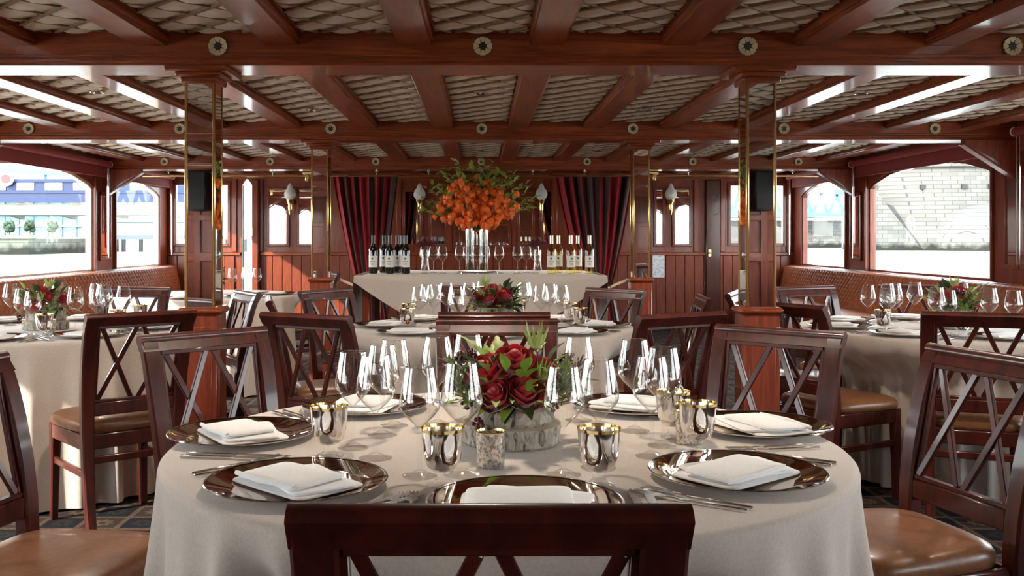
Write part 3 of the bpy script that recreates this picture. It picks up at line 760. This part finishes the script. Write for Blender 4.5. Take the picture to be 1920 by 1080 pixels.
ORD = {'front': 'front table', 'middle': 'middle table', 'left': 'left window table', 'right': 'right window table', 'far': 'distant left table'}
def dir_name(a):
    return ['right', 'far right', 'far', 'far left', 'left', 'near left', 'near', 'near right'][int(round(((a % 360))/45)) % 8]
def place(tb, deg, r=.565, cut='fk', gl=True, gob=True):
    cx, cy = TABLES[tb]; a = math.radians(deg); nm = dir_name(deg); tn = ORD[tb]
    rz = a+PI/2        # local +y points at the table centre, +x to the diner's right
    def L(dx, dy): # local offsets from plate centre
        ux, uy = -math.sin(a), math.cos(a)  # diner's right when facing the centre
        return (cx+(r-dy)*math.cos(a)+ux*dx, cy+(r-dy)*math.sin(a)+uy*dx)
    p = L(0, 0)
    PLATE.put((p[0], p[1], TZ), rz, 'bronze mirror charger at the %s place of the %s' % (nm, tn), 'charger plates', None)
    NAP.put((p[0], p[1], TZ), rz+R.uniform(-.5, .5)+{175: .5, 131: .2}.get(deg, 0), 'folded white napkin on the %s charger of the %s' % (nm, tn), 'napkins')
    def item(P_, dx, lb, grp):
        q = L(dx, R.uniform(-.012, .0)+max(0, r-.55)); P_.put((q[0], q[1], TZ+.0012), a+PI/2+R.uniform(-.05, .05), lb, grp)
    if 'f' in cut:
        item(FORK, -.195, 'inner steel fork left of the charger at the %s place, %s' % (nm, tn), 'forks')
        item(FORK, -.222, 'outer steel fork left of the charger at the %s place, %s' % (nm, tn), 'forks')
    if 'k' in cut:
        item(KNIFE, .195, 'inner steel knife right of the charger at the %s place, %s' % (nm, tn), 'knives')
        item(KNIFE, .222, 'outer steel knife right of the charger at the %s place, %s' % (nm, tn), 'knives')
    if gl:
        q = L(.125, .185); GLASS.put((q[0], q[1], TZ+.001), 0, 'wine glass at the %s place of the %s, nearer its charger' % (nm, tn), 'wine glasses on the tables')
        q = L(.045, .255); GLASS.put((q[0], q[1], TZ+.001), 0, 'wine glass at the %s place of the %s, nearer its flowers' % (nm, tn), 'wine glasses on the tables', 1.04)
    if gob:
        q = L(.205, .13); GOB.put((q[0], q[1], TZ+.001), 0, 'silver goblet at the %s place of the %s' % (nm, tn), 'silver goblets')
# front table: plates and cutlery by place, glasses where they stand
for dg in (-88, -135, 175, 131, 50, 13, -37): place('front', dg, {-88: .55, 13: .635, 175: .615, -37: .55}.get(dg, .565), 'fk', False, False)
FG = [(787, 895, 'wine glass left of the silver goblet that stands before the roses', 1.0), (866, 892, 'wine glass right behind the goblet before the roses', 1.03),
      (662, 842, 'wine glass behind the goblet beside the left charger', 1.0), (704, 861, 'wine glass right of the goblet beside the left charger', 1.02),
      (717, 818, 'wine glass of the far left pair, nearer the camera', 1.0), (739, 800, 'wine glass of the far left pair, farther from the camera', 1.0),
      (1057, 893, 'wine glass right of the bark vase, standing clear on a slim stem', 1.0), (1122, 880, 'wine glass behind the goblet right of the bark vase', 1.03),
      (1190, 810, 'wine glass standing alone before the far right charger', 1.03), (1222, 858, 'wine glass left of the goblet beside the right charger', 1.0),
      (1244, 838, 'wine glass close behind another, beside the right goblet', 1.03), (820, 798, 'wine glass behind the roses, first left of the far chair', 1.03),
      (878, 790, 'wine glass behind the roses, against the far chair back', 1.03), (1085, 790, 'wine glass behind the right end of the roses', 1.0)]
def on_table(px, py, z=TZ): d = (EYE-z)*F_PX/(py-PY); return (X(px, d), d, z+.001)
for px, py, lb, s in FG: GLASS.put(on_table(px, py), 0, lb, 'wine glasses on the tables', s)
for px, py, lb in [(830, 912, 'silver goblet before the bark vase, left of the votive'), (1123, 912, 'silver goblet with gilt lip right of the bark vase'), (617, 858, 'silver goblet beside the left charger of the front table'),
                   (1308, 850, 'silver goblet beside the right charger of the front table'), (1262, 822, 'silver goblet half hidden behind the goblet near the right charger')]: GOB.put(on_table(px, py), 0, lb, 'silver goblets')
VOT.put(on_table(920, 876), 0, 'flecked silver votive holder before the bark vase of roses', 'votive holders')
VOT.put(on_table(1291, 832), 0, 'votive holder behind the goblet by the right charger', 'votive holders')
for dg in (-45, -90, -135, 180, 135, 90, 45, 0): place('middle', dg, .56, 'k' if dg in (-90, -45, -135) else '', dg not in (-90,), dg in (180, 135, 45, 0, -45))
for dg in (-90, -45, 0, 45, 90, 135): place('left', dg, .56, 'fk' if dg < 1 else '', True, dg in (-90, 0, -45))
for dg in (-90, -135, 180, 135, 90, 45): place('right', dg, .56, 'fk' if dg < 0 or dg == 180 else '', True, dg in (180, -135))
for dg in (-90, -45, 0): place('far', dg, .56, '', True, False)
VOT.put((TABLES['left'][0]+.17, TABLES['left'][1]-.30, TZ+.001), 0, 'pale votive holder before the flowers of the left window table', 'votive holders')
VOT.put((TABLES['left'][0]-.36, TABLES['left'][1]-.40, TZ+.001), 0, 'votive holder near the left picture edge on the left window table', 'votive holders')

# ------------------------------------------------------------------ flowers
def leaf_mesh(name, mat, L=.06, W=.026, lobes=False):
    m = MB(); n = 6; vv = []; fs = []
    for i in range(n+1):
        t = i/n; wd = W/2*math.sin(PI*min(1, t**.75))*(1 if not lobes else (1.15 if i % 2 else .62)); z = -.35*L*t*t+.12*L*t
        vv += [(-wd, L*t, z+wd*.35), (0, L*t, z), (wd, L*t, z+wd*.35)]
    for i in range(n):
        a = i*3; fs += [(a, a+1, a+4, a+3), (a+1, a+2, a+5, a+4)]
    return m.add(vv, fs).mesh(name, mat, 80, False)
lf_g, lf_d, lf_l = leaf_mesh('leaf', leaf_g), leaf_mesh('leaf', leaf_d, .07, .036), leaf_mesh('leaf', leaf_l, .06, .028, True)
def rose_mesh(mat, name='rose'):
    m = MB(); m.lathe([(0, -.032), (.016, -.028), (.026, -.01), (.02, .012), (.008, .024), (0, .026)], 12)
    for ring, (n, r0, h, op) in enumerate([(3, .012, .028, .1), (4, .019, .027, .25), (5, .026, .022, .5), (6, .033, .012, .85)]):
        for k in range(n):
            a0 = 2*PI*k/n+ring*.7
            def fn(u, v):
                a = a0+(u-.5)*2*PI/n*1.45; e = 1-(2*u-1)**2*.35
                z = -.03+(h+.03)*v*e; r = r0*(.55+.6*math.sin(v*PI*.62))+op*.014*v*v+.0015*math.sin(u*PI)
                return (r*math.cos(a), r*math.sin(a), z-op*.006*v**3)
            m.grid(fn, 5, 4)
    return m.mesh(name, mat, 60, False)
rose_me = rose_mesh(rose_m); dah_me = rose_mesh(dahlia_m)
berry_me = MB()
for k in range(9):
    a = k*2.4; z = .012*(1-2*k/8); r = math.sqrt(max(0, .012**2-z*z)); berry_me.lathe([(0, -.006), (.005, -.003), (.006, 0), (.004, .005), (0, .006)], 7, (r*math.cos(a), r*math.sin(a), z))
berry_me = berry_me.mesh('berry_cluster', berry_m)
sp = MB(); RS = random.Random(3)
for k in range(26):                     # feathery heather sprig
    z = .015+.1*k/26; a = k*2.4; sp.bar((0, 0, z-.006), (.022*math.cos(a)*(1-k/40), .022*math.sin(a)*(1-k/40), z+.012), .003, .003)
sp.tube([(0, 0, 0), (.004, 0, .06), (0, .004, .12)], .0015, 5); sprig_g = sp.mesh('sprig', noisy('fine green sprig', [(.3, (.12, .20, .04)), (.7, (.26, .36, .10))], ns=30))
sprig_p = sprig_g.copy(); sprig_p.materials[0] = noisy('mauve heather', [(.3, (.14, .09, .10)), (.7, (.30, .20, .22))], ns=30)
spiky = MB()
for k in range(14):
    a = k*2*PI/14; r1 = .026+.008*(k % 2); h = .032+.013*(k % 3)
    spiky.add([(.017*math.cos(a-.34), .017*math.sin(a-.34), 0), (.017*math.cos(a+.34), .017*math.sin(a+.34), 0), (r1*math.cos(a), r1*math.sin(a), h), (.010*math.cos(a), .010*math.sin(a), .006)], [(0, 1, 2), (1, 3, 2), (3, 0, 2)])
spiky.lathe([(0, -.012), (.012, -.006), (.015, .004), (.008, .02), (0, .022)], 12); spiky = spiky.mesh('spiky_seed_head', leaf_l)
def bouquet(seed, loc, label, rz=0):
    q = random.Random(seed)
    t = T('rose_arrangement', label, 'flowers', loc, rz, 'rose centrepieces')
    O('bark_base', MB().lathe([(0, .001), (.108, .001), (.112, .006), (.1105, .02), (.1125, .034), (.110, .044), (.104, .0465), (0, .0465)], 40), bark_m, t)
    O('cut_ring', MB().lathe([(.108, .043), (.1125, .0455), (.109, .0475), (.09, .0475), (.09, .045)], 40), bark_e, t)
    O('bark_collar', MB().lathe([(.092, .047), (.098, .055), (.095, .075), (.099, .096), (.092, .105), (.084, .103), (.08, .05)], 40), bark_m, t)
    O('moss', MB().lathe([(0, .115), (.05, .112), (.085, .095), (.085, .06)], 24), leaf_d, t)
    rs = [(.005, -.03, .192, 1.05), (-.062, -.035, .168, 1.0), (.026, -.075, .122, 1.0), (-.040, -.082, .118, .95), (.085, -.025, .165, .8), (-.02, .055, .17, .95), (.06, .06, .16, .9)]
    for x, y, z, s in rs:
        d_ = Vector((x, y-.02, .10)).normalized()
        O('rose', rose_me, parent=t, loc=(x, y, z), rot=d_.to_track_quat('Z', 'Y').to_euler(), scale=s*q.uniform(.92, 1.05))
    for k in range(72):
        a = q.uniform(0, 2*PI); el = q.uniform(-.25, 1.1); r = q.uniform(.06, .125)
        p = (r*math.cos(a), r*math.sin(a), .10+.085*max(0, el)*q.uniform(.6, 1.2)); me = q.choice([lf_g, lf_g, lf_d, lf_d, lf_l, lf_l])
        O('leaf', me, parent=t, loc=p, rot=(el, 0, a-PI/2+q.uniform(-.4, .4)), scale=q.uniform(.75, 1.25))
    for x, y, z, s in [(-.115, .0, .19, 1), (-.09, .02, .195, .9), (.125, .0, .185, 1), (-.10, -.07, .10, .9), (.09, -.08, .095, .8), (-.075, -.1, .06, .9)]: O('berry_cluster', berry_me, parent=t, loc=(x, y, z), scale=s)
    for x, y, me in [(-.11, -.03, sprig_g), (-.095, .02, sprig_g), (-.125, .01, sprig_g), (.10, -.03, sprig_p), (.12, -.01, sprig_p), (.085, .03, sprig_p), (-.13, -.02, sprig_g), (.11, .02, sprig_g), (.13, -.04, sprig_g), (-.08, -.06, sprig_g)]:
        O('sprig', me, parent=t, loc=(x*.85, y, .09), rot=(q.uniform(-.3, .3), x*4.2, q.uniform(0, 6)), scale=q.uniform(.9, 1.15))
    O('spiky_seed_head', spiky, parent=t, loc=(.055, -.01, .222)); O('spiky_seed_head', spiky, parent=t, loc=(.07, -.06, .16), scale=.8, rot=(.6, .3, 0))
    return t
bq = on_table(962, 848); bouquet(1, (bq[0], bq[1]+.105, TZ+.001), 'red roses and greenery in a birch bark base on the front table')
for tb, sd, lb in (('middle', 5, 'red roses and greenery in a bark base on the middle table before the buffet'), ('left', 8, 'red roses and lime leaves in a bark base on the left window table'), ('right', 11, 'red roses in a bark base on the right window table')):
    bouquet(sd, (TABLES[tb][0]+(.02 if tb != 'left' else .03), TABLES[tb][1]-.02, TZ+.001), lb, sd*.7)
bouquet(15, (TABLES['far'][0], TABLES['far'][1], TZ+.001), 'roses on the distant left table', 1)

# ------------------------------------------------------------------ buffet
BT = .917; BY = 8.02
bt = T('buffet_table', 'high buffet table under the swagged cloth between the far posts', 'table', (0, 8.5, 0))
O('tabletop', MB().box(-1.02, 1.02, -.46, .55, BT-.035, BT-.004, .006), wood_dark, bt)
for sx_ in (-.95, .95):
    for sy_ in (-.40, .48): O('leg', MB().box(sx_-.03, sx_+.03, sy_-.03, sy_+.03, 0, BT-.035, .006), wood_z, bt)
for sy_ in (-.40, .48): O('rail', MB().box(-.95, .95, sy_-.012, sy_+.012, BT-.12, BT-.035, .004), wood_x, bt)
def bcloth(u, v):
    x = -1.04+2.08*u; ax = min(1, abs(x)/1.04)
    if v < .4: return (x, .57-1.05*(v/.4)*1.0, BT+.002-.012*ax**10)
    t_ = (v-.4)/.6; drop = .05+.44*(1-ax**2)**1.05
    return (x*(1+.006*t_), -.48-.022*min(1, t_*6)-.006*math.sin(19*x)*t_, BT+.002-.012*ax**10-drop*t_)
def bside(s):
    def fn(u, v):
        y = .57-1.05*u; dr = .52*(.35+.65*abs(math.sin(PI*(.15+.8*u)))) 
        return (s*(1.04+.014+.022*math.sin(9*u+1)*v), y, BT-.01-dr*v)
    return fn
bc = tag(O('tablecloth', MB().grid(bcloth, 60, 30).grid(bside(-1), 24, 8).grid(bside(1), 24, 8), cloth_m, loc=(0, 8.5, 0), sharp=70), 'beige cloth draped in a deep curve over the buffet', 'tablecloth', 'beige tablecloths')

# bottles
def bottle(nm, glass, foil):
    t = T('wine_bottle', '', 'bottle')
    body = [(0, .002), (.03, .001), (.0365, .006), (.037, .02), (.037, .19), (.035, .205), (.024, .225), (.0155, .24), (.0145, .262), (.0145, .31)]
    O('body', MB().lathe(body+[(0, .31)], 24), glass, t)
    O('capsule', MB().lathe([(.0152, .25), (.0152, .312), (.016, .313), (.016, .320), (0, .321)], 20), foil, t)
    lb = MB(); lb.grid(lambda u, v: (.0378*math.sin((u-.5)*2.5), -.0378*math.cos((u-.5)*2.5), .055+.095*v), 16, 1); l_ = O('label', lb, label_m, t)
    em = MB(); em.grid(lambda u, v: (.0383*math.sin((u-.5)*.42), -.0383*math.cos((u-.5)*.42), .118+.016*v), 4, 1)
    for r_ in range(3): em.grid(lambda u, v: (.0383*math.sin((u-.5)*(1.1-.25*r_)), -.0383*math.cos((u-.5)*(1.1-.25*r_)), .10-.012*r_+.003*v), 8, 1)
    O('print', em, ink_m, l_)
    return t
rb = Once(bottle('red', red_glass, foil_m)); wb = Once(bottle('white', white_wine, foil_w))
for px, d, lb in [(700, 8.14, 'leftmost dark wine bottle on the buffet, standing apart'), (731, 8.14, 'middle of the three front dark wine bottles on the buffet'), (761, 8.14, 'rightmost dark wine bottle in the front row of the buffet'),
                  (720, 8.32, 'dark wine bottle behind, between the first two front ones'), (745, 8.32, 'dark wine bottle behind, between the second and third front ones'), (754, 8.48, 'dark wine bottle farthest back among the dark bottles')]:
    rb.put((X(px, d), d, BT+.003), R.uniform(-.15, .15), lb, 'dark wine bottles on the buffet')
for px, d, lb in [(1034, 8.14, 'leftmost white wine bottle on the buffet'), (1070, 8.14, 'middle front white wine bottle on the buffet'), (1105, 8.14, 'rightmost white wine bottle on the buffet'),
                  (1047, 8.34, 'white wine bottle behind the leftmost white one'), (1083, 8.34, 'white wine bottle behind the middle white one')]:
    wb.put((X(px, d), d, BT+.003), R.uniform(-.15, .15), lb, 'white wine bottles on the buffet')
for px, d, lb in [(796, 8.2, 'first of the three buffet glasses beside the dark bottles'), (813, 8.3, 'second of the three buffet glasses beside the dark bottles'), (830, 8.22, 'third of the three buffet glasses beside the dark bottles'),
                  (862, 8.18, 'buffet glass left of the tall vases'), (877, 8.12, 'buffet glass before the left tall vase'), (895, 8.14, 'buffet glass between the two tall vases'), (910, 8.12, 'buffet glass before the right tall vase'), (936, 8.2, 'buffet glass right of the tall vases'),
                  (970, 8.2, 'first of the three buffet glasses toward the white bottles'), (987, 8.3, 'second of the three buffet glasses toward the white bottles'), (1003, 8.22, 'third of the three buffet glasses toward the white bottles')]:
    GLASS.put((X(px, d), d, BT+.003), 0, lb, 'wine glasses on the buffet', 1.06)
ty = tag(O('tray', MB().lathe([(0, .002), (.15, .002), (.165, .010), (.168, .014), (.163, .013), (.148, .006), (0, .006)], 40), steel, loc=(-.03, 8.38, BT+.003)), 'round metal tray under the tall vases on the buffet', 'tray')
vz = T('cylinder_vase', '', 'vase')
O('glass', MB().lathe([(0, .001), (.036, .001), (.038, .005), (.038, .40), (.0355, .40), (.0355, .012), (0, .010)], 28), glass_m, vz)
stm = MB()
for k in range(9):
    a = k*2.4; stm.tube([(.02*math.cos(a), .02*math.sin(a), .013), (.012*math.cos(a+2), .012*math.sin(a+2), .2), (.024*math.cos(a+3), .024*math.sin(a+3), .41)], .0032, 5)
stuff(O('stems', stm, stem_m, vz))
VZ = Once(vz)
VZ.put((X(881, 8.4), 8.4, BT+.009), 0, 'left tall glass cylinder vase holding orange lantern stems', 'cylinder vases'); VZ.put((X(907, 8.4), 8.4, BT+.009), .6, 'right tall glass cylinder vase holding orange lantern stems', 'cylinder vases')
# orange lantern display
fl = T('lantern_flowers', 'huge spray of orange paper lantern flowers with green leaf tips', 'flowers', (X(894, 8.4), 8.4, BT+.38))
lt = MB()
pr = [(0, .030), (.010, .027), (.020, .018), (.024, .006), (.020, -.008), (.011, -.020), (.003, -.030), (0, -.031)]
lt.lathe(pr, 10)
for i, (x, y, z) in enumerate(lt.v):
    r = math.hypot(x, y)
    if r > 1e-4: a = math.atan2(y, x); s_ = 1+.10*math.cos(5*a); lt.v[i] = (x*s_, y*s_, z)
lan = lt.mesh('lantern', lantern_m, 50)
lfo = [leaf_mesh('leaf', leaf_g, .10, .05, True), leaf_mesh('leaf', leaf_g, .09, .045), leaf_mesh('leaf', leaf_l, .09, .045, True)]
q = random.Random(21); stems = MB(); nl = 0; nleaf = 0
for k in range(23):
    th = math.radians(-66+132*(k+.5)/23)+q.uniform(-.05, .05); ph = q.uniform(-.75, .75); Ls = .50+.10*math.cos(th*1.6)+q.uniform(-.06, .05)
    dx, dz, dy = math.sin(th), math.cos(th), math.sin(ph)*.45
    pts = []
    for i in range(9):
        t_ = i/8; pts.append(Vector((dx*Ls*t_*(.9+.25*t_), dy*Ls*t_, -.02+dz*Ls*(t_-.12*t_*t_*abs(dx))+.0)))
    stems.tube(pts, [.004-.0003*i for i in range(9)], 5)
    for j in range(10):
        t_ = .16+.66*j/10+q.uniform(-.03, .03); p = pts[min(8, int(t_*8))].lerp(pts[min(8, int(t_*8)+1)], (t_*8) % 1); a = q.uniform(0, 6.28)
        O('lantern', lan, parent=fl, loc=(p.x+.030*math.cos(a), p.y+.030*math.sin(a)-.015, p.z-.012+q.uniform(-.012, .012)), rot=(q.uniform(-.5, .5), q.uniform(-.5, .5), q.uniform(0, 6)), scale=q.uniform(.85, 1.2)); nl += 1
    tip = pts[-1]
    for j in range(11):
        t_ = .62+.38*j/10; p = pts[min(8, int(t_*8))].lerp(pts[min(8, int(t_*8)+1)], (t_*8) % 1) if t_ < 1 else tip
        O('leaf', q.choice(lfo), parent=fl, loc=p, rot=(q.uniform(-.2, 1.1), q.uniform(-.5, .5), q.uniform(0, 6.28)), scale=q.uniform(.65, 1.15)); nleaf += 1
stuff(O('stems', stems, stem_m, fl))
for px, lb in ((797, 'dark red dahlias behind the three glasses beside the dark bottles'), (1008, 'dark red dahlias behind the three glasses toward the white bottles')):
    t = T('dahlia_posy', lb, 'flowers', (X(px, 8.85), 8.85, BT+.003), 0, 'dahlia posies on the buffet')
    O('vase', MB().lathe([(0, .001), (.035, .001), (.04, .01), (.032, .1), (.036, .19), (.033, .19), (.028, .1), (0, .02)], 20), glass_m, t)
    O('stem', MB().tube([(0, 0, .02), (.005, 0, .15), (0, 0, .26)], .004, 6), stem_m, t)
    for a, b_ in ((-.035, 0), (.035, .01), (0, -.02), (.0, .035)): O('dahlia', dah_me, parent=t, loc=(a, b_, .245+abs(b_)), scale=1.15)

# ------------------------------------------------------------------ the river and what stands by it
WZ = -.4
wm, n, l, b = new_mat('river water'); v = mapped(n, l, (.15, .5, .5)); f = noise(n, l, v, 1.6, 5)
l.new(ramp(n, l, f, [(.3, (.30, .29, .25)), (.7, (.42, .40, .34))]), b.inputs['Base Color']); b.inputs['Roughness'].default_value = .3; bump(n, l, b, f, .5, .3)
S(O('river', MB().box(-900, 900, -300, 1500, WZ-.05, WZ), wm))
def stone(name, c0, c1, bw, bh):
    m, n, l, b = new_mat(name)
    t = n.new('ShaderNodeTexCoord'); sp_ = n.new('ShaderNodeSeparateXYZ'); l.new(t.outputs['Object'], sp_.inputs[0])
    cb_ = n.new('ShaderNodeCombineXYZ'); l.new(math_n(n, l, 'ADD', sp_.outputs[0], sp_.outputs[1]), cb_.inputs[0]); l.new(sp_.outputs[2], cb_.inputs[1])
    br = n.new('ShaderNodeTexBrick'); br.inputs['Scale'].default_value = 1; br.inputs['Brick Width'].default_value = bw; br.inputs['Row Height'].default_value = bh; br.inputs['Mortar Size'].default_value = .035
    br.inputs['Color1'].default_value = (*c0, 1); br.inputs['Color2'].default_value = (*c1, 1); br.inputs['Mortar'].default_value = (c0[0]*.55, c0[1]*.55, c0[2]*.55, 1)
    l.new(cb_.outputs[0], br.inputs['Vector'])
    nz = noise(n, l, t.outputs['Object'], .7, 5)
    hz = math_n(n, l, 'ADD', sp_.outputs[2], math_n(n, l, 'MULTIPLY', nz, 2.0))
    al = ramp(n, l, math_n(n, l, 'DIVIDE', hz, 5), [(.28, (.055, .07, .025)), (.42, (1, 1, 1))])
    mx = n.new('ShaderNodeMix'); mx.data_type = 'RGBA'; mx.blend_type = 'MULTIPLY'; mx.inputs[0].default_value = 1; l.new(br.outputs[0], mx.inputs[6]); l.new(al, mx.inputs[7])
    l.new(mx.outputs[2], b.inputs['Base Color']); b.inputs['Roughness'].default_value = .9
    return m
stone_m = stone('weathered bridge stone', (.085, .082, .075), (.12, .114, .102), 1.4, .55)
blue_l = flat('pale blue bridge paint', (.07, .19, .32), .5); blue_d = flat('dark blue bridge paint', (.004, .016, .07), .4); white_p = flat('white bridge paint', (.45, .45, .45), .5); red_p = flat('red bridge paint', (.45, .03, .03), .5)
# stone pier on the right
pr_ = T('bridge_pier', 'rounded pale stone bridge pier standing in the river beyond the right window', 'bridge pier', (66, 140, WZ))
O('shaft', MB().lathe([(0, -1), (11.2, -1), (11.0, 6), (10.8, 11.2), (0, 11.2)], 48, (0, 0, 0), (1.2, 1)), stone_m, pr_)
O('ledge', MB().lathe([(10.8, 11.0), (11.4, 11.2), (11.5, 11.7), (0, 11.9)], 48, (0, 0, 0), (1.2, 1)), stone_m, pr_)
O('cutwater', MB().lathe([(7.8, -1), (7.7, 1.5), (7.2, 3.4), (5.8, 5.0), (3.6, 6.0), (0, 6.5)], 40, (2.0, -9, 0), (1, 1)), stone_m, pr_)
O('shade_wedge', MB().prism([(-13.5, -1), (-6.2, -1), (-13.5, 8.2)], -10, -2, 'y'), stone_m, pr_)  # added wedge, shaped after the shaded triangle on the pier's left flank
rg = MB()
for k in range(26):
    a = PI+PI*k/25; rg.box(13.2*math.cos(a)-.08, 13.2*math.cos(a)+.08, 11*math.sin(a)-.08, 11*math.sin(a)+.08, 11.7, 13.0)
    if k < 25: a2 = PI+PI*(k+1)/25; rg.bar((13.2*math.cos(a), 11*math.sin(a), 13.0), (13.2*math.cos(a2), 11*math.sin(a2), 13.0), .16, .16); rg.bar((13.2*math.cos(a), 11*math.sin(a), 12.2), (13.2*math.cos(a2), 11*math.sin(a2), 12.2), .12, .5)
stuff(O('railing', rg, blue_l, pr_))
for a in (-.55, -.15, .12): O('drain_hole', MB().box(-.35, .35, -.2, .3, 0, .6), black_m, pr_, loc=(12.9*math.sin(a), -10.95*math.cos(a), 8.2))
# blue truss span behind
ts = T('truss_span', 'pale blue lattice bridge span seen through the small right window', 'bridge', (47, 166, WZ))
O('chord', MB().bar((-22, 4, 6.4), (15, 0, 5.5), 1.0, .9), blue_l, ts); O('chord', MB().bar((-22, 4, 12.5), (15, 0, 9.4), 1.0, .8), blue_l, ts)
for k in range(14):
    x = -22+37*k/14; z0 = 6.4-.9*(k/14); z1 = 12.5-3.3*(k/14); dx = 37/14
    O('brace', MB().bar((x, 4-4*k/14, z0), (x+dx/2, 4-4*k/14, z1-.1), .6, .55), blue_l, ts); O('brace', MB().bar((x+dx/2, 4-4*k/14, z1-.1), (x+dx, 4-4*k/14, z0-.05), .6, .55), blue_l, ts)
O('abutment', MB().box(-8, 16, 4, 12, -1, 4.8), stone_m, ts); O('deck', MB().box(-24, 16, 3, 9, 5.2, 5.9), white_p, ts)
O('abutment_slope', MB().prism([(2, -1), (14, -1), (2, 4.6)], 1.0, 4, 'y'), stone_m, ts)
# blue girder bridge on the left
gd = T('girder_bridge', 'dark blue bridge deck with white panels crossing beyond the left windows', 'bridge', (-52, 105, WZ))
O('girder', MB().box(-60, 22, 0, .8, 5.6, 7.9).box(-60, 22, -.25, .9, 7.7, 8.0).box(-60, 22, -.25, .9, 5.5, 5.8).box(-60, 22, -.15, .8, 6.5, 6.62), blue_d, gd)
pw = MB().box(-.95, .95, -.12, 0, -.42, .42, .05).mesh('white_panel', white_p)
for k in range(26): O('white_panel', pw, parent=gd, loc=(-58+3.05*k, 0, 7.2))
O('soffit', MB().box(-60, 22, .8, 9, 4.2, 5.4), noisy('pale soffit', [(.3, (.34, .32, .28)), (.7, (.42, .40, .36))]), gd)
for k in range(14): O('rib', MB().bar((-58+6*k, .3, 5.5), (-55+6*k, 8, 4.0), .5, .4), flat('soffit rib', (.45, .42, .37), .7), gd)
O('chain_girder', MB().bar((-60, .3, 13), (10, .3, 8.4), .5, 1.3, up=(0, 1, 0)), blue_l, gd)
for k in range(16): O('hanger', MB().box(-58+4.2*k-.1, -58+4.2*k+.1, .2, .5, 8, 13-.276*k), blue_l, gd)
for x, z, rr in ((1.1, 8.0, .8), (-2.0, 9.4, 1.0), (-6.4, 10.4, 1.0)):
    rd = O('roundel', MB().lathe([(0, -.1), (rr, -.1), (rr, .1), (0, .1)], 28).mesh('roundel', white_p), parent=gd, loc=(x, -.4, z), rot=(PI/2, 0, 0)); O('roundel_centre', MB().lathe([(0, -.1), (rr*.6, -.1), (rr*.6, .16), (0, .16)], 24).mesh('roundel_centre', red_p), parent=rd)
# glass office building and river wall
gl_b = noisy('pale blue facade glass', [(.35, (.05, .12, .15)), (.65, (.20, .31, .33))], (1, 1, 1), .9, 4, 0, .12)
bd = T('glass_building', 'pale glass office building on the river bank beyond the left window', 'building', (-62, 122, WZ))
O('body', MB().box(-45, 12, .2, 18, 1.5, 8.8), flat('facade shade', (.25, .33, .36), .5), bd)
pg = MB().box(-.83, .83, -.05, .1, -.68, .68, .03).mesh('pane', gl_b)
for i in range(28):
    for j in range(4): O('pane', pg, parent=bd, loc=(-38+1.8*i, .1, 2.4+1.55*j))
fmm = MB()
for j in range(5): fmm.box(-45, 12.2, -.12, .2, 1.55+1.55*j, 1.75+1.55*j)
O('floor_band', fmm, white_p, bd)
em = T('river_wall', 'dark weedy river wall along the far left bank', 'wall', (-60, 96, WZ))
O('face', MB().box(-60, 15.5, 0, 24, -1, 1.6), stone('weedy river wall', (.10, .105, .085), (.14, .14, .11), 3, .6), em); O('coping', MB().box(-60, 15.7, -.3, 1.5, 1.6, 1.9, .05), white_p, em)
tr_c = noisy('bank tree leaves', [(.3, (.014, .028, .012)), (.7, (.035, .06, .025))], (1, 1, 1), 2, 5)
for k, x in enumerate((8.0, 10.2, 12.4, 14.8)):
    tt = T('bank_tree', 'small clipped tree on the left river bank, %s from the window edge' % ['fourth', 'third', 'second', 'first'][k], 'tree', (-60+x, 103, WZ+1.58), 0, 'trees on the left bank'); tt.scale = (.62,)*3
    O('trunk', MB().tube([(0, 0, 0), (.05, 0, 1.6)], .12, 6), stem_m, tt)
    cr = MB(); qq = random.Random(k)
    for i in range(14):
        a, b_ = qq.uniform(0, 6.28), qq.uniform(-.7, 1); cr.lathe([(0, -.5), (.45, -.2), (.5, .1), (.25, .42), (0, .5)], 7, (.6*math.cos(a)*(1-abs(b_)*.5), .6*math.sin(a), 2.0+b_*.8))
    O('crown', cr, tr_c, tt)
jt = T('jetty', 'grey timber jetty with piles beyond the small left window', 'jetty', (-39, 118, WZ))
O('deck', MB().box(-8.8, 11, 0, 3, 1.5, 1.9), flat('grey jetty timber', (.22, .25, .27), .8), jt); O('shelter', MB().box(-7, 4, .5, 2.5, 1.9, 3.6, .1).box(-7.5, 4.5, .3, 2.8, 3.6, 3.9), flat('jetty shelter', (.30, .36, .40), .6), jt)
for k in range(10): O('pile', MB().tube([(-8.5+2.1*k, .3, -1), (-8.5+2.1*k, .3, 1.7)], .28, 8), flat('dark pile', (.06, .07, .07), .8) if k == 0 else D.materials['dark pile'], jt)
print('objects', len(D.objects), 'lanterns', nl, 'leaves', nleaf)
